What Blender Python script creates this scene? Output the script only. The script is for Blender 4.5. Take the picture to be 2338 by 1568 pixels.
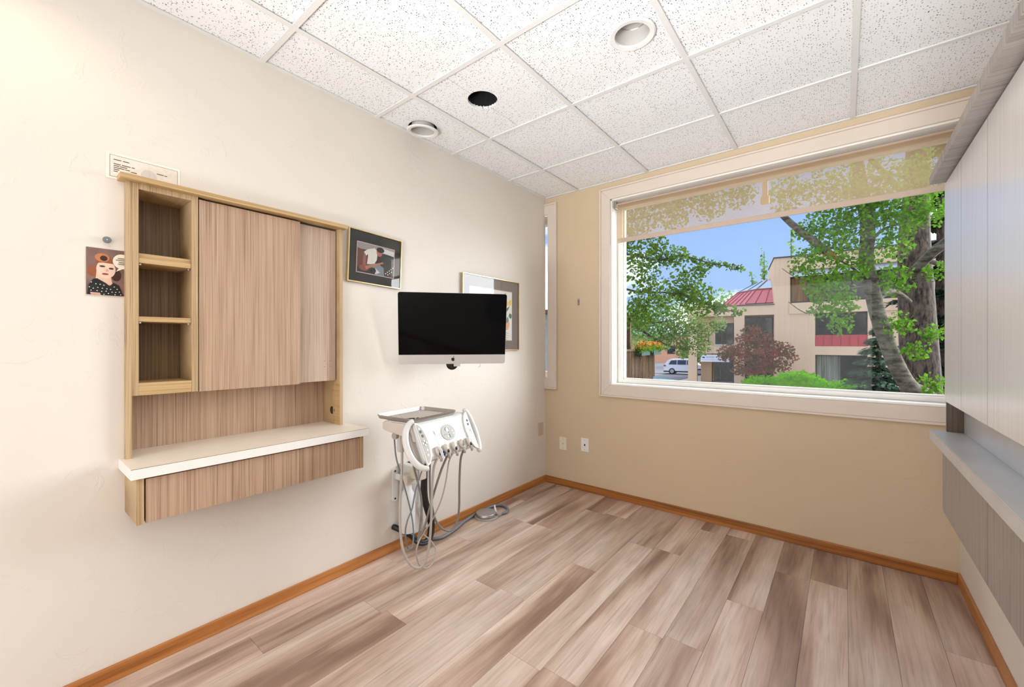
import bpy, bmesh, math, random
from mathutils import Vector, Matrix
for o in list(bpy.data.objects):
    bpy.data.objects.remove(o, do_unlink=True)
scene = bpy.context.scene
COL = scene.collection
R = math.radians
FYW = 3.184
rng = random.Random(7)

# ------------------------------------------------------------------ camera
cam_d = bpy.data.cameras.new('camera')
cam_d.sensor_width = 36.0
cam_d.lens = 947.0 / 2338.0 * 36.0
cam_d.clip_start = 0.05
cam_d.clip_end = 500
cam = bpy.data.objects.new('camera', cam_d)
COL.objects.link(cam)
cam.location = (2.154, 0.0, 1.271)
cam.rotation_euler = (R(90), 0, R(38.67))
scene.camera = cam
scene.view_settings.view_transform = 'Standard'
scene.view_settings.look = 'None'
scene.view_settings.exposure = 0.22
scene.view_settings.gamma = 1.0
scene.view_settings.use_curve_mapping = False

# ------------------------------------------------------------------ sky
world = bpy.data.worlds.new('world')
scene.world = world
world.use_nodes = True
wt = world.node_tree
wt.nodes.clear()
def wn(t, **k):
    n = wt.nodes.new(t)
    for a, b in k.items():
        setattr(n, a, b)
    return n
w_out = wn('ShaderNodeOutputWorld')
w_bg = wn('ShaderNodeBackground')
w_tc = wn('ShaderNodeTexCoord')
w_sep = wn('ShaderNodeSeparateXYZ')
w_grad = wn('ShaderNodeValToRGB')
w_grad.color_ramp.elements[0].position = 0.0
w_grad.color_ramp.elements[0].color = (0.42, 0.60, 0.98, 1)
w_grad.color_ramp.elements[1].position = 0.55
w_grad.color_ramp.elements[1].color = (0.20, 0.40, 0.95, 1)
w_map = wn('ShaderNodeMapping')
w_map.inputs['Location'].default_value = (7.208, 4.002, 8.42)
w_map.inputs['Scale'].default_value = (1.0, 1.0, 2.2)
w_noise = wn('ShaderNodeTexNoise')
w_noise.inputs['Scale'].default_value = 2.6
w_noise.inputs['Detail'].default_value = 7
w_noise.inputs['Roughness'].default_value = 0.55
w_cr = wn('ShaderNodeValToRGB')
w_cr.color_ramp.elements[0].position = 0.48
w_cr.color_ramp.elements[0].color = (0, 0, 0, 1)
w_cr.color_ramp.elements[1].position = 0.63
w_cr.color_ramp.elements[1].color = (1, 1, 1, 1)
w_mix = wn('ShaderNodeMix', data_type='RGBA')
w_mix.inputs['B'].default_value = (2.8, 2.7, 2.6, 1)
wl = wt.links.new
wl(w_tc.outputs['Generated'], w_sep.inputs[0])
wl(w_sep.outputs['Z'], w_grad.inputs['Fac'])
wl(w_tc.outputs['Generated'], w_map.inputs['Vector'])
wl(w_map.outputs[0], w_noise.inputs['Vector'])
wl(w_noise.outputs['Fac'], w_cr.inputs['Fac'])
wl(w_cr.outputs['Color'], w_mix.inputs['Factor'])
wl(w_grad.outputs['Color'], w_mix.inputs['A'])
wl(w_mix.outputs['Result'], w_bg.inputs['Color'])
w_bg.inputs['Strength'].default_value = 1.0
wl(w_bg.outputs[0], w_out.inputs[0])

# ------------------------------------------------------------------ added sun lamp and large lights
def lamp(name, kind, loc, rot, energy, color, **k):
    d = bpy.data.lights.new(name, kind)
    d.energy = energy
    d.color = color
    for a, b in k.items():
        setattr(d, a, b)
    o = bpy.data.objects.new(name, d)
    COL.objects.link(o)
    o.location = loc
    o.rotation_euler = rot
    return o
def aim(o, d):
    o.rotation_euler = Vector(d).to_track_quat('-Z', 'Y').to_euler()
# wide sun lamp added on the window side, standing in for window daylight
window_fill_sun = lamp('window_fill_sun', 'SUN', (0, 0, 20), (0, 0, 0), 8.3, (0.95, 0.98, 1.0), angle=R(62))
aim(window_fill_sun, (-0.72, -0.69, -0.36))
# unseen area lights added behind the camera as fill, one forward, one at the ceiling
rear_fill = lamp('rear_fill_light', 'AREA', (1.35, -2.0, 1.3), (0, 0, 0), 36, (0.96, 0.98, 1.0), shape='RECTANGLE', size=2.3, size_y=2.0)
aim(rear_fill, (-0.02, 1.0, 0.1))
ceiling_fill = lamp('ceiling_fill_light', 'AREA', (1.9, -1.75, 0.3), (0, 0, 0), 31, (0.95, 0.98, 1.0), shape='RECTANGLE', size=1.2, size_y=0.6, spread=R(72))
aim(ceiling_fill, (0.0, 0.76, 0.65))
portal = lamp('window_portal', 'AREA', (1.685, FYW + 0.21, 1.69), (R(-90), 0, 0), 1, (1, 1, 1), shape='RECTANGLE', size=2.07, size_y=1.53)
portal.data.cycles.is_portal = True
cy = scene.cycles
cy.max_bounces = 6
cy.diffuse_bounces = 4
cy.adaptive_threshold = 0.05
cy.adaptive_min_samples = 12
cy.glossy_bounces = 3
cy.transmission_bounces = 4
cy.transparent_max_bounces = 12
cy.caustics_reflective = False
cy.caustics_refractive = False
cy.sample_clamp_indirect = 6.0

# ------------------------------------------------------------------ mesh helpers
class MB:
    def __init__(self, xf=None):
        self.v, self.f, self.xf = [], [], xf
    def add(self, vs, fs):
        b = len(self.v)
        self.v += [tuple(p) for p in vs]
        self.f += [tuple(b + i for i in f) for f in fs]
        return self
    def box(self, x0, x1, y0, y1, z0, z1):
        vs = [(x0, y0, z0), (x1, y0, z0), (x1, y1, z0), (x0, y1, z0), (x0, y0, z1), (x1, y0, z1), (x1, y1, z1), (x0, y1, z1)]
        return self.add(vs, [(3, 2, 1, 0), (4, 5, 6, 7), (0, 1, 5, 4), (1, 2, 6, 5), (2, 3, 7, 6), (3, 0, 4, 7)])
    def prism(self, poly, a0, a1, axis='x'):
        """poly: 2D points; axis x -> (y,z), y -> (x,z), z -> (x,y)"""
        def P(p, a):
            return {'x': (a, p[0], p[1]), 'y': (p[0], a, p[1]), 'z': (p[0], p[1], a)}[axis]
        n = len(poly)
        vs = [P(p, a0) for p in poly] + [P(p, a1) for p in poly]
        fs = [tuple(range(n))[::-1], tuple(range(n, 2 * n))] + [(i, (i + 1) % n, n + (i + 1) % n, n + i) for i in range(n)]
        return self.add(vs, fs)
    def tube(self, pts, r, seg=8, closed=False):
        pts = [Vector(p) for p in pts]
        n = len(pts)
        rs = r if isinstance(r, (list, tuple)) else [r] * n
        vs, fs = [], []
        nrm = None
        for i, p in enumerate(pts):
            a = pts[i - 1] if (i > 0 or closed) else p
            b = pts[(i + 1) % n] if (i < n - 1 or closed) else p
            t = (b - a).normalized()
            if nrm is None:
                nrm = t.orthogonal().normalized()
            else:
                nrm = nrm - t * nrm.dot(t)
                nrm = nrm.normalized() if nrm.length > 1e-6 else t.orthogonal().normalized()
            bn = t.cross(nrm)
            for k in range(seg):
                q = 2 * math.pi * k / seg
                vs.append(p + (nrm * math.cos(q) + bn * math.sin(q)) * rs[i])
        for i in range(n if closed else n - 1):
            j = (i + 1) % n
            for k in range(seg):
                l = (k + 1) % seg
                fs.append((i * seg + k, i * seg + l, j * seg + l, j * seg + k))
        if not closed:
            fs.append(tuple(range(seg))[::-1])
            fs.append(tuple((n - 1) * seg + k for k in range(seg)))
        return self.add(vs, fs)
    def lathe(self, prof, c=(0, 0, 0), axis='z', seg=24, cap=True):
        vs, fs = [], []
        for r, h in prof:
            for k in range(seg):
                q = 2 * math.pi * k / seg
                a, b = r * math.cos(q), r * math.sin(q)
                p = {'z': (a, b, h), 'x': (h, a, b), 'y': (b, h, a)}[axis]
                vs.append((c[0] + p[0], c[1] + p[1], c[2] + p[2]))
        m = len(prof)
        for i in range(m - 1):
            for k in range(seg):
                l = (k + 1) % seg
                fs.append((i * seg + k, i * seg + l, (i + 1) * seg + l, (i + 1) * seg + k))
        if cap:
            fs.append(tuple(range(seg))[::-1])
            fs.append(tuple((m - 1) * seg + k for k in range(seg)))
        return self.add(vs, fs)
    def ball(self, c, r, seg=16, rings=10):
        r = r if isinstance(r, (list, tuple)) else (r, r, r)
        vs = [(c[0], c[1], c[2] - r[2])]
        fs = []
        for i in range(1, rings):
            t = math.pi * i / rings
            for k in range(seg):
                q = 2 * math.pi * k / seg
                vs.append((c[0] + r[0] * math.sin(t) * math.cos(q), c[1] + r[1] * math.sin(t) * math.sin(q), c[2] - r[2] * math.cos(t)))
        vs.append((c[0], c[1], c[2] + r[2]))
        for k in range(seg):
            l = (k + 1) % seg
            fs.append((0, 1 + l, 1 + k))
            for i in range(rings - 2):
                a = 1 + i * seg
                fs.append((a + k, a + l, a + seg + l, a + seg + k))
            fs.append((1 + (rings - 2) * seg + k, 1 + (rings - 2) * seg + l, len(vs) - 1))
        return self.add(vs, fs)
    def build(self, name, mat, parent=None, smooth=False, bevel=0.0, seg=2, local=False, label=None, kind=None):
        vs = self.v
        if self.xf:
            vs = [self.xf(*p) for p in vs]
        if parent is not None and not local:
            base = parent.location if parent.parent is None else parent.location + parent.parent.location
            vs = [(p[0] - base[0], p[1] - base[1], p[2] - base[2]) for p in vs]
        me = bpy.data.meshes.new(name)
        me.from_pydata(vs, [], self.f)
        bm = bmesh.new()
        bm.from_mesh(me)
        bmesh.ops.recalc_face_normals(bm, faces=bm.faces)
        bm.to_mesh(me)
        bm.free()
        o = bpy.data.objects.new(name, me)
        COL.objects.link(o)
        me.materials.append(mat)
        if smooth:
            me.shade_smooth()
            if smooth == 'auto':
                try:
                    me.set_sharp_from_angle(angle=R(40))
                except Exception:
                    pass
        if bevel:
            m = o.modifiers.new('bevel', 'BEVEL')
            m.width = bevel
            m.segments = seg
            m.limit_method = 'ANGLE'
            m.angle_limit = R(40)
        if parent is not None:
            o.parent = parent
        if label:
            o['label'] = label
        if kind:
            o['kind'] = kind
        return o
def tag(o, label=None, cat=None, group=None, kind=None):
    if label: o['label'] = label
    if cat: o['category'] = cat
    if group: o['group'] = group
    if kind: o['kind'] = kind
    return o
def thing(name, loc, label, cat, group=None, rz=0.0, kind=None):
    o = bpy.data.objects.new(name, None)
    o.empty_display_size = 0.05
    COL.objects.link(o)
    o.location = loc
    o.rotation_euler = (0, 0, rz)
    return tag(o, label, cat, group, kind)
def struct(o, label=None):
    return tag(o, label, None, None, 'structure')
def bspline(pts, n=6, closed=False):
    """Catmull-Rom resampling"""
    P = [Vector(p) for p in pts]
    out = []
    m = len(P)
    for i in range(m if closed else m - 1):
        p1, p2 = P[i], P[(i + 1) % m]
        p0 = P[i - 1] if (i > 0 or closed) else p1
        p3 = P[(i + 2) % m] if (i + 2 < m or closed) else p2
        for k in range(n):
            t = k / n
            out.append(0.5 * ((2 * p1) + (p2 - p0) * t + (2 * p0 - 5 * p1 + 4 * p2 - p3) * t * t + (3 * p1 - p0 - 3 * p2 + p3) * t ** 3))
    if not closed:
        out.append(P[-1])
    return out
def ellipse(cx, cy, rx, ry, n=24, a0=0.0, a1=2 * math.pi):
    full = abs(a1 - a0 - 2 * math.pi) < 1e-6
    m = n if full else n + 1
    return [(cx + rx * math.cos(a0 + (a1 - a0) * i / n), cy + ry * math.sin(a0 + (a1 - a0) * i / n)) for i in range(m)]

# ------------------------------------------------------------------ materials
def srgb(r, g, b):
    def c(u):
        u /= 255.0
        return u / 12.92 if u <= 0.04045 else ((u + 0.055) / 1.055) ** 2.4
    return (c(r), c(g), c(b), 1.0)
class MT:
    def __init__(self, name):
        self.m = bpy.data.materials.new(name)
        self.m.use_nodes = True
        self.nt = self.m.node_tree
        self.b = self.nt.nodes['Principled BSDF']
    def n(self, t, **k):
        nd = self.nt.nodes.new(t)
        for a, b in k.items():
            if a.startswith('i_'):
                key = a[2:].replace('_', ' ')
                nd.inputs[key].default_value = b
            else:
                setattr(nd, a, b)
        return nd
    def l(self, a, b):
        self.nt.links.new(a, b)
    def coords(self, scale=(1, 1, 1), kind='pos', loc=(0, 0, 0), rot=(0, 0, 0)):
        if kind == 'pos':
            out = self.n('ShaderNodeNewGeometry').outputs['Position']
        else:
            out = self.n('ShaderNodeTexCoord').outputs['Object']
        mp = self.n('ShaderNodeMapping')
        mp.inputs['Scale'].default_value = scale
        mp.inputs['Location'].default_value = loc
        mp.inputs['Rotation'].default_value = rot
        self.l(out, mp.inputs['Vector'])
        return mp
    def ramp(self, fac, stops):
        r = self.n('ShaderNodeValToRGB')
        e = r.color_ramp.elements
        while len(e) < len(stops):
            e.new(0.5)
        for i, (p, c) in enumerate(stops):
            e[i].position = p
            e[i].color = c if len(c) == 4 else (*c, 1)
        self.l(fac, r.inputs['Fac'])
        return r
    def bump(self, h, strength=0.2, dist=0.01):
        b = self.n('ShaderNodeBump')
        b.inputs['Strength'].default_value = strength
        b.inputs['Distance'].default_value = dist
        self.l(h, b.inputs['Height'])
        self.l(b.outputs[0], self.b.inputs['Normal'])
    def set(self, **k):
        for a, v in k.items():
            self.b.inputs[a.replace('_', ' ')].default_value = v
        return self
def plain(name, col, rough=0.5, metal=0.0, var=0.06, scale=18.0, **k):
    """one colour with a faint procedural variation"""
    t = MT(name)
    mp = t.coords((scale, scale, scale))
    nz = t.n('ShaderNodeTexNoise', i_Scale=1.0, i_Detail=3.0)
    t.l(mp.outputs[0], nz.inputs['Vector'])
    lo = tuple(c * (1 - var) for c in col[:3])
    hi = tuple(min(1, c * (1 + var)) for c in col[:3])
    r = t.ramp(nz.outputs['Fac'], [(0.3, lo), (0.7, hi)])
    t.l(r.outputs[0], t.b.inputs['Base Color'])
    t.set(Roughness=rough, Metallic=metal, **k)
    return t.m
def paint(name, col):
    t = MT(name)
    mp = t.coords((1, 1, 1))
    big = t.n('ShaderNodeTexNoise', i_Scale=1.3, i_Detail=2.0)
    t.l(mp.outputs[0], big.inputs['Vector'])
    r = t.ramp(big.outputs['Fac'], [(0.3, tuple(c * 0.975 for c in col[:3])), (0.7, col)])
    t.l(r.outputs[0], t.b.inputs['Base Color'])
    fine = t.n('ShaderNodeTexNoise', i_Scale=60.0, i_Detail=4.0)
    t.l(mp.outputs[0], fine.inputs['Vector'])
    tro = t.n('ShaderNodeTexNoise', i_Scale=7.0, i_Detail=6.0, i_Roughness=0.65, i_Distortion=1.2)
    t.l(mp.outputs[0], tro.inputs['Vector'])
    tr = t.ramp(tro.outputs['Fac'], [(0.60, (0, 0, 0)), (0.64, (1, 1, 1))])
    ad = t.n('ShaderNodeMath', operation='MULTIPLY_ADD')
    t.l(fine.outputs['Fac'], ad.inputs[0])
    ad.inputs[1].default_value = 0.35
    t.l(tr.outputs[0], ad.inputs[2])
    t.bump(ad.outputs[0], 0.4, 0.002)
    t.set(Roughness=0.72)
    return t.m
def laminate(name, light, mid, dark, across='y', rough=0.45, fine=160.0, along=2.5):
    t = MT(name)
    sc = {'x': (fine, along, along), 'y': (along, fine, along), 'z': (along, along, fine)}
    if across == 'y':
        s1 = (along, fine, along)
    elif across == 'z':
        s1 = (along, along, fine)
    elif across == 'yx':
        s1 = (fine, fine, along)
    else:
        s1 = (fine, along, along)
    mp = t.coords(s1)
    n1 = t.n('ShaderNodeTexNoise', i_Scale=1.0, i_Detail=3.0, i_Roughness=0.6)
    t.l(mp.outputs[0], n1.inputs['Vector'])
    mp2 = t.coords(tuple(a * (0.22 if a > 20 else 0.5) for a in s1), loc=(3, 5, 1))
    n2 = t.n('ShaderNodeTexNoise', i_Scale=1.0, i_Detail=2.0)
    t.l(mp2.outputs[0], n2.inputs['Vector'])
    mx = t.n('ShaderNodeMath', operation='MULTIPLY_ADD')
    t.l(n2.outputs['Fac'], mx.inputs[0])
    mx.inputs[1].default_value = 0.35
    sb = t.n('ShaderNodeMath', operation='MULTIPLY')
    t.l(n1.outputs['Fac'], sb.inputs[0])
    sb.inputs[1].default_value = 0.68
    t.l(sb.outputs[0], mx.inputs[2])
    r = t.ramp(mx.outputs[0], [(0.37, dark), (0.47, mid), (0.62, light)])
    t.l(r.outputs[0], t.b.inputs['Base Color'])
    t.bump(n1.outputs['Fac'], 0.06, 0.001)
    t.set(Roughness=rough)
    return t.m
M = {}
M['paint'] = paint('cream_wall_paint', srgb(231, 224, 215))
M['paint_tan'] = paint('tan_wall_paint', srgb(212, 190, 160))
M['trim'] = plain('trim_paint', srgb(222, 208, 194), 0.5, var=0.02, scale=5)
M['vinyl'] = plain('white_vinyl', srgb(243, 240, 234), 0.35, var=0.015, scale=6)
M['white'] = plain('white_metal', srgb(236, 235, 231), 0.4, var=0.02)
M['ivory'] = plain('ivory_plastic', srgb(232, 224, 204), 0.4, var=0.02)
M['tanplate'] = plain('tan_plate', srgb(205, 188, 164), 0.5, var=0.02)
M['black'] = plain('black_plastic', srgb(18, 18, 19), 0.4)
M['dark'] = plain('dark_metal', srgb(40, 38, 36), 0.4)
M['chrome'] = plain('chrome', srgb(205, 205, 205), 0.22, 1.0, var=0.03)
M['steel'] = plain('brushed_steel', srgb(178, 178, 176), 0.38, 0.9, var=0.05)
M['gold'] = plain('gold_frame', srgb(226, 200, 146), 0.28, 0.9, var=0.05)
M['plenum'] = plain('dark_plenum', srgb(20, 20, 20), 0.9)
M['base'] = laminate('stained_baseboard', srgb(196, 132, 72), srgb(176, 112, 56), srgb(140, 84, 38), 'z', 0.35, 60, 1.5)
M['base_y'] = laminate('stained_baseboard_far', srgb(184, 122, 62), srgb(164, 102, 46), srgb(128, 76, 32), 'z', 0.35, 60, 1.2)
M['lam_frame'] = laminate('oak_laminate_frame', srgb(200, 174, 136), srgb(178, 150, 112), srgb(142, 114, 78), 'y', 0.45, 420)
M['lam_h'] = laminate('oak_laminate_horizontal', srgb(204, 174, 128), srgb(186, 154, 108), srgb(158, 126, 82), 'z', 0.45, 420)
M['lam_in_shaded'] = laminate('oak_laminate_inside_shaded', srgb(134, 108, 74), srgb(108, 84, 54), srgb(72, 52, 30), 'y', 0.5, 380)  # oak laminate darkened, shade of the cabinet inside put into the colour
M['lam_door'] = laminate('oak_laminate_door', srgb(194, 166, 142), srgb(174, 144, 120), srgb(138, 108, 87), 'y', 0.42, 400)
M['lam_door_shade_tone'] = laminate('oak_laminate_door_shade_tone', srgb(200, 178, 160), srgb(182, 158, 138), srgb(150, 124, 106), 'y', 0.42, 400)  # same door laminate, shading of the set-back door put into its colour
M['tray'] = plain('tray_steel', srgb(186, 184, 182), 0.34, 0.9, var=0.03)
M['lam_grey'] = laminate('grey_laminate', srgb(224, 222, 220), srgb(219, 217, 214), srgb(212, 209, 206), 'y', 0.24, 300)  # base colour lightened to stand in for window sheen on the doors
M['lam_grey_low'] = laminate('grey_laminate_drawer', srgb(168, 160, 152), srgb(150, 142, 136), srgb(124, 116, 110), 'y', 0.42, 300)
M['lam_dark'] = laminate('dark_laminate_inside', srgb(96, 80, 66), srgb(74, 60, 48), srgb(50, 40, 32), 'yx', 0.5, 120)
M['worktop'] = plain('ivory_worktop', srgb(242, 230, 214), 0.38, var=0.015)
M['edge'] = plain('white_edge_band', srgb(244, 242, 238), 0.4, var=0.01)
M['worktop_grey'] = plain('grey_worktop', srgb(196, 195, 194), 0.24, var=0.05, scale=5)
M['glassblack'] = plain('black_screen_glass', srgb(9, 9, 10), 0.06, var=0.0, Specular_IOR_Level=0.12)
M['alu'] = plain('aluminium', srgb(208, 206, 203), 0.4, 0.35, var=0.02)

def floor_mat():
    t = MT('oak_plank_vinyl')
    oi = t.n('ShaderNodeObjectInfo')
    geo = t.n('ShaderNodeNewGeometry')
    off = t.n('ShaderNodeCombineXYZ')
    mu = t.n('ShaderNodeMath', operation='MULTIPLY')
    t.l(oi.outputs['Random'], mu.inputs[0]); mu.inputs[1].default_value = 47.0
    t.l(mu.outputs[0], off.inputs['X']); t.l(mu.outputs[0], off.inputs['Y']); t.l(mu.outputs[0], off.inputs['Z'])
    ad = t.n('ShaderNodeVectorMath', operation='ADD')
    t.l(geo.outputs['Position'], ad.inputs[0]); t.l(off.outputs[0], ad.inputs[1])
    def nz(sc, det, rough=0.55, dist=0.0):
        mp = t.n('ShaderNodeMapping'); mp.inputs['Scale'].default_value = sc
        t.l(ad.outputs[0], mp.inputs['Vector'])
        q = t.n('ShaderNodeTexNoise', i_Scale=1.0, i_Detail=det, i_Roughness=rough, i_Distortion=dist)
        t.l(mp.outputs[0], q.inputs['Vector'])
        return q
    band = nz((7.0, 0.75, 1.0), 3.0, 0.5, 0.35)
    grain = nz((85.0, 3.2, 1.0), 5.0, 0.65, 0.4)
    cloud = nz((9.0, 3.0, 1.0), 3.0)
    b = t.ramp(band.outputs['Fac'], [(0.33, srgb(146, 118, 102)), (0.45, srgb(186, 159, 142)), (0.56, srgb(210, 188, 172)), (0.70, srgb(224, 206, 194))])
    g = t.ramp(grain.outputs['Fac'], [(0.28, (0.66, 0.62, 0.58)), (0.5, (0.96, 0.95, 0.94)), (0.72, (1.10, 1.10, 1.10))])
    m1 = t.n('ShaderNodeMix', data_type='RGBA', blend_type='MULTIPLY'); m1.inputs['Factor'].default_value = 0.85
    t.l(b.outputs[0], m1.inputs['A']); t.l(g.outputs[0], m1.inputs['B'])
    c = t.ramp(cloud.outputs['Fac'], [(0.3, (0.86, 0.84, 0.82)), (0.6, (1.04, 1.04, 1.04))])
    m2 = t.n('ShaderNodeMix', data_type='RGBA', blend_type='MULTIPLY'); m2.inputs['Factor'].default_value = 0.8
    t.l(m1.outputs['Result'], m2.inputs['A']); t.l(c.outputs[0], m2.inputs['B'])
    # knots
    mpk = t.n('ShaderNodeMapping'); mpk.inputs['Scale'].default_value = (5.0, 1.6, 1.0)
    t.l(ad.outputs[0], mpk.inputs['Vector'])
    vor = t.n('ShaderNodeTexVoronoi', i_Scale=1.0)
    t.l(mpk.outputs[0], vor.inputs['Vector'])
    k = t.ramp(vor.outputs['Distance'], [(0.0, (0.45, 0.38, 0.33)), (0.035, (0.7, 0.65, 0.6)), (0.10, (1, 1, 1))])
    m3 = t.n('ShaderNodeMix', data_type='RGBA', blend_type='MULTIPLY'); m3.inputs['Factor'].default_value = 0.75
    t.l(m2.outputs['Result'], m3.inputs['A']); t.l(k.outputs[0], m3.inputs['B'])
    hv = t.n('ShaderNodeMapRange'); hv.inputs['To Min'].default_value = 0.88; hv.inputs['To Max'].default_value = 1.08
    t.l(oi.outputs['Random'], hv.inputs['Value'])
    hs = t.n('ShaderNodeHueSaturation')
    t.l(hv.outputs[0], hs.inputs['Value']); t.l(m3.outputs['Result'], hs.inputs['Color'])
    t.l(hs.outputs[0], t.b.inputs['Base Color'])
    t.bump(grain.outputs['Fac'], 0.08, 0.001)
    t.set(Roughness=0.42)
    return t.m
M['floor'] = floor_mat()
def tile_mat():
    t = MT('fissured_ceiling_tile')
    mp = t.coords((1, 1, 1))
    wob = t.n('ShaderNodeTexNoise', i_Scale=40.0, i_Detail=2.0)
    t.l(mp.outputs[0], wob.inputs['Vector'])
    sc = t.n('ShaderNodeVectorMath', operation='MULTIPLY_ADD')
    t.l(wob.outputs['Color'], sc.inputs[0]); sc.inputs[1].default_value = (0.012, 0.012, 0.0)
    t.l(mp.outputs[0], sc.inputs[2])
    vor = t.n('ShaderNodeTexVoronoi', i_Scale=105.0); vor.voronoi_dimensions = '2D'
    t.l(sc.outputs[0], vor.inputs['Vector'])
    sep = t.n('ShaderNodeSeparateColor')
    t.l(vor.outputs['Color'], sep.inputs[0])
    thr = t.n('ShaderNodeMapRange'); thr.inputs['From Min'].default_value = 0.35; thr.inputs['From Max'].default_value = 1.0
    thr.inputs['To Min'].default_value = 0.0; thr.inputs['To Max'].default_value = 0.27
    t.l(sep.outputs[0], thr.inputs['Value'])
    lt = t.n('ShaderNodeMath', operation='LESS_THAN')
    t.l(vor.outputs['Distance'], lt.inputs[0]); t.l(thr.outputs[0], lt.inputs[1])
    r = t.ramp(lt.outputs[0], [(0.0, srgb(244, 245, 246)), (1.0, srgb(104, 100, 96))])
    t.l(r.outputs[0], t.b.inputs['Base Color'])
    inv = t.n('ShaderNodeMath', operation='SUBTRACT'); inv.inputs[0].default_value = 1.0
    t.l(lt.outputs[0], inv.inputs[1])
    t.bump(inv.outputs[0], 0.3, 0.002)
    t.set(Roughness=0.9)
    return t.m
M['tile'] = tile_mat()
M['grid'] = plain('grid_white', srgb(230, 229, 226), 0.5, var=0.01)
def glass_mat(name, tint, gloss=0.05, rough=0.0):
    t = MT(name)
    t.nt.nodes.remove(t.b)
    out = t.nt.nodes['Material Output']
    tr = t.n('ShaderNodeBsdfTransparent'); tr.inputs[0].default_value = tint
    gl = t.n('ShaderNodeBsdfGlossy'); gl.inputs['Roughness'].default_value = rough
    lw = t.n('ShaderNodeLayerWeight')
    pw = t.n('ShaderNodeMath', operation='POWER'); pw.inputs[1].default_value = 4.0
    t.l(lw.outputs['Facing'], pw.inputs[0])
    mul = t.n('ShaderNodeMath', operation='MULTIPLY_ADD'); mul.inputs[1].default_value = 0.6; mul.inputs[2].default_value = gloss
    t.l(pw.outputs[0], mul.inputs[0])
    mx = t.n('ShaderNodeMixShader')
    t.l(mul.outputs[0], mx.inputs[0]); t.l(tr.outputs[0], mx.inputs[1]); t.l(gl.outputs[0], mx.inputs[2])
    t.l(mx.outputs[0], out.inputs[0])
    return t.m
M['glass'] = glass_mat('window_glass', (0.98, 0.985, 0.98, 1), 0.012)
M['pglass'] = glass_mat('picture_glass', (0.97, 0.97, 0.97, 1), 0.03, 0.02)
def shade_mat():
    t = MT('solar_screen_fabric')
    t.nt.nodes.remove(t.b)
    out = t.nt.nodes['Material Output']
    mp = t.coords((1, 1, 1))
    sp = t.n('ShaderNodeTexNoise', i_Scale=3.0, i_Detail=1.0)
    t.l(mp.outputs[0], sp.inputs['Vector'])
    r = t.ramp(sp.outputs['Fac'], [(0.35, srgb(196, 172, 138)), (0.65, srgb(202, 180, 148))])
    df = t.n('ShaderNodeBsdfDiffuse'); tl = t.n('ShaderNodeBsdfTranslucent')
    t.l(r.outputs[0], df.inputs[0]); t.l(r.outputs[0], tl.inputs[0])
    tr = t.n('ShaderNodeBsdfTransparent'); tr.inputs[0].default_value = (1.0, 0.98, 0.95, 1)
    m1 = t.n('ShaderNodeMixShader'); m1.inputs[0].default_value = 0.4
    t.l(df.outputs[0], m1.inputs[1]); t.l(tl.outputs[0], m1.inputs[2])
    m2 = t.n('ShaderNodeMixShader'); m2.inputs[0].default_value = 0.62
    t.l(m1.outputs[0], m2.inputs[1]); t.l(tr.outputs[0], m2.inputs[2])
    t.l(m2.outputs[0], out.inputs[0])
    return t.m
M['shade'] = shade_mat()
M['shade_solid'] = plain('shade_hem_fabric', srgb(196, 176, 158), 0.7, var=0.03)
# ================================================================== STRUCTURE
RX, FY, NY, CZ = 2.633, 3.184, -2.2, 2.602
RU = 2.72   # upper right wall, set back above a low ledge
#      # right wall, far wall, near wall, ceiling height
W1 = (0.652, 2.72, 0.928, 2.458)               # large window opening x0 x1 z0 z1
W2 = (-0.20, 0.036, 0.955, 2.45)                # narrow window opening
# floor and planks
floor = struct(MB().box(-0.2, RX + 0.12, NY - 0.1, FY + 0.2, -0.12, -0.004).build('floor', M['dark']), 'brown wood-look plank floor')
PW = 0.156
k = -14
rowi = 0
while True:
    x0 = 2.168 + PW * k
    if x0 > RX - 0.01:
        break
    x1 = min(x0 + PW, RX)
    x0 = max(x0, 0.0)
    y = NY - 1.22 * ((0.37 * rowi + 0.13 * ((rowi * 7) % 5)) % 1.0)
    while y < FY:
        ya, yb = max(y, NY), min(y + 1.22, FY)
        if yb - ya > 0.02:
            MB().box(x0 + 0.0005, x1 - 0.0005, ya + 0.0005, yb - 0.0005, -0.004, 0.0).build('plank', M['floor'], floor)
        y += 1.22
    k += 1
    rowi += 1
# walls
NI = (0.3122, 1.1828, 0.797, 1.888)  # recess for the oak cabinet y0 y1 z0 z1
w = MB()
w.box(-0.2, 0, NY, NI[0], -0.1, 2.8).box(-0.2, 0, NI[1], FY, -0.1, 2.8)
w.box(-0.2, 0, NI[0], NI[1], -0.1, NI[2]).box(-0.2, 0, NI[0], NI[1], NI[3], 2.8)
w.box(-0.24, -0.2, NY, FY, -0.1, 2.8)
struct(w.build('wall_left', M['paint']), 'cream textured wall carrying the oak cabinet')
w = MB()
w.box(-0.6, RX + 0.2, FY, FY + 0.22, -0.4, W1[2])
w.box(-0.6, RX + 0.2, FY, FY + 0.22, W1[3], 3.0)
w.box(W2[1], W1[0], FY, FY + 0.22, W1[2], W1[3])
w.box(-0.6, W2[0], FY, FY + 0.22, W1[2], W1[3])
w.box(W2[0], W2[1], FY, FY + 0.22, W1[2], W2[2]).box(W2[0], W2[1], FY, FY + 0.22, W2[3], W1[3])
w.box(RU, RX + 0.2, FY, FY + 0.22, W1[2], W1[3])
struct(w.build('wall_far', M['paint_tan']), 'tan wall around the large window')
struct(MB().box(RX, RU + 0.12, NY, FY, -0.1, 0.905).box(RU, RU + 0.12, NY, FY, 0.905, 2.8).build('wall_right', M['paint']), 'cream wall behind the grey cabinet')
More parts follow.
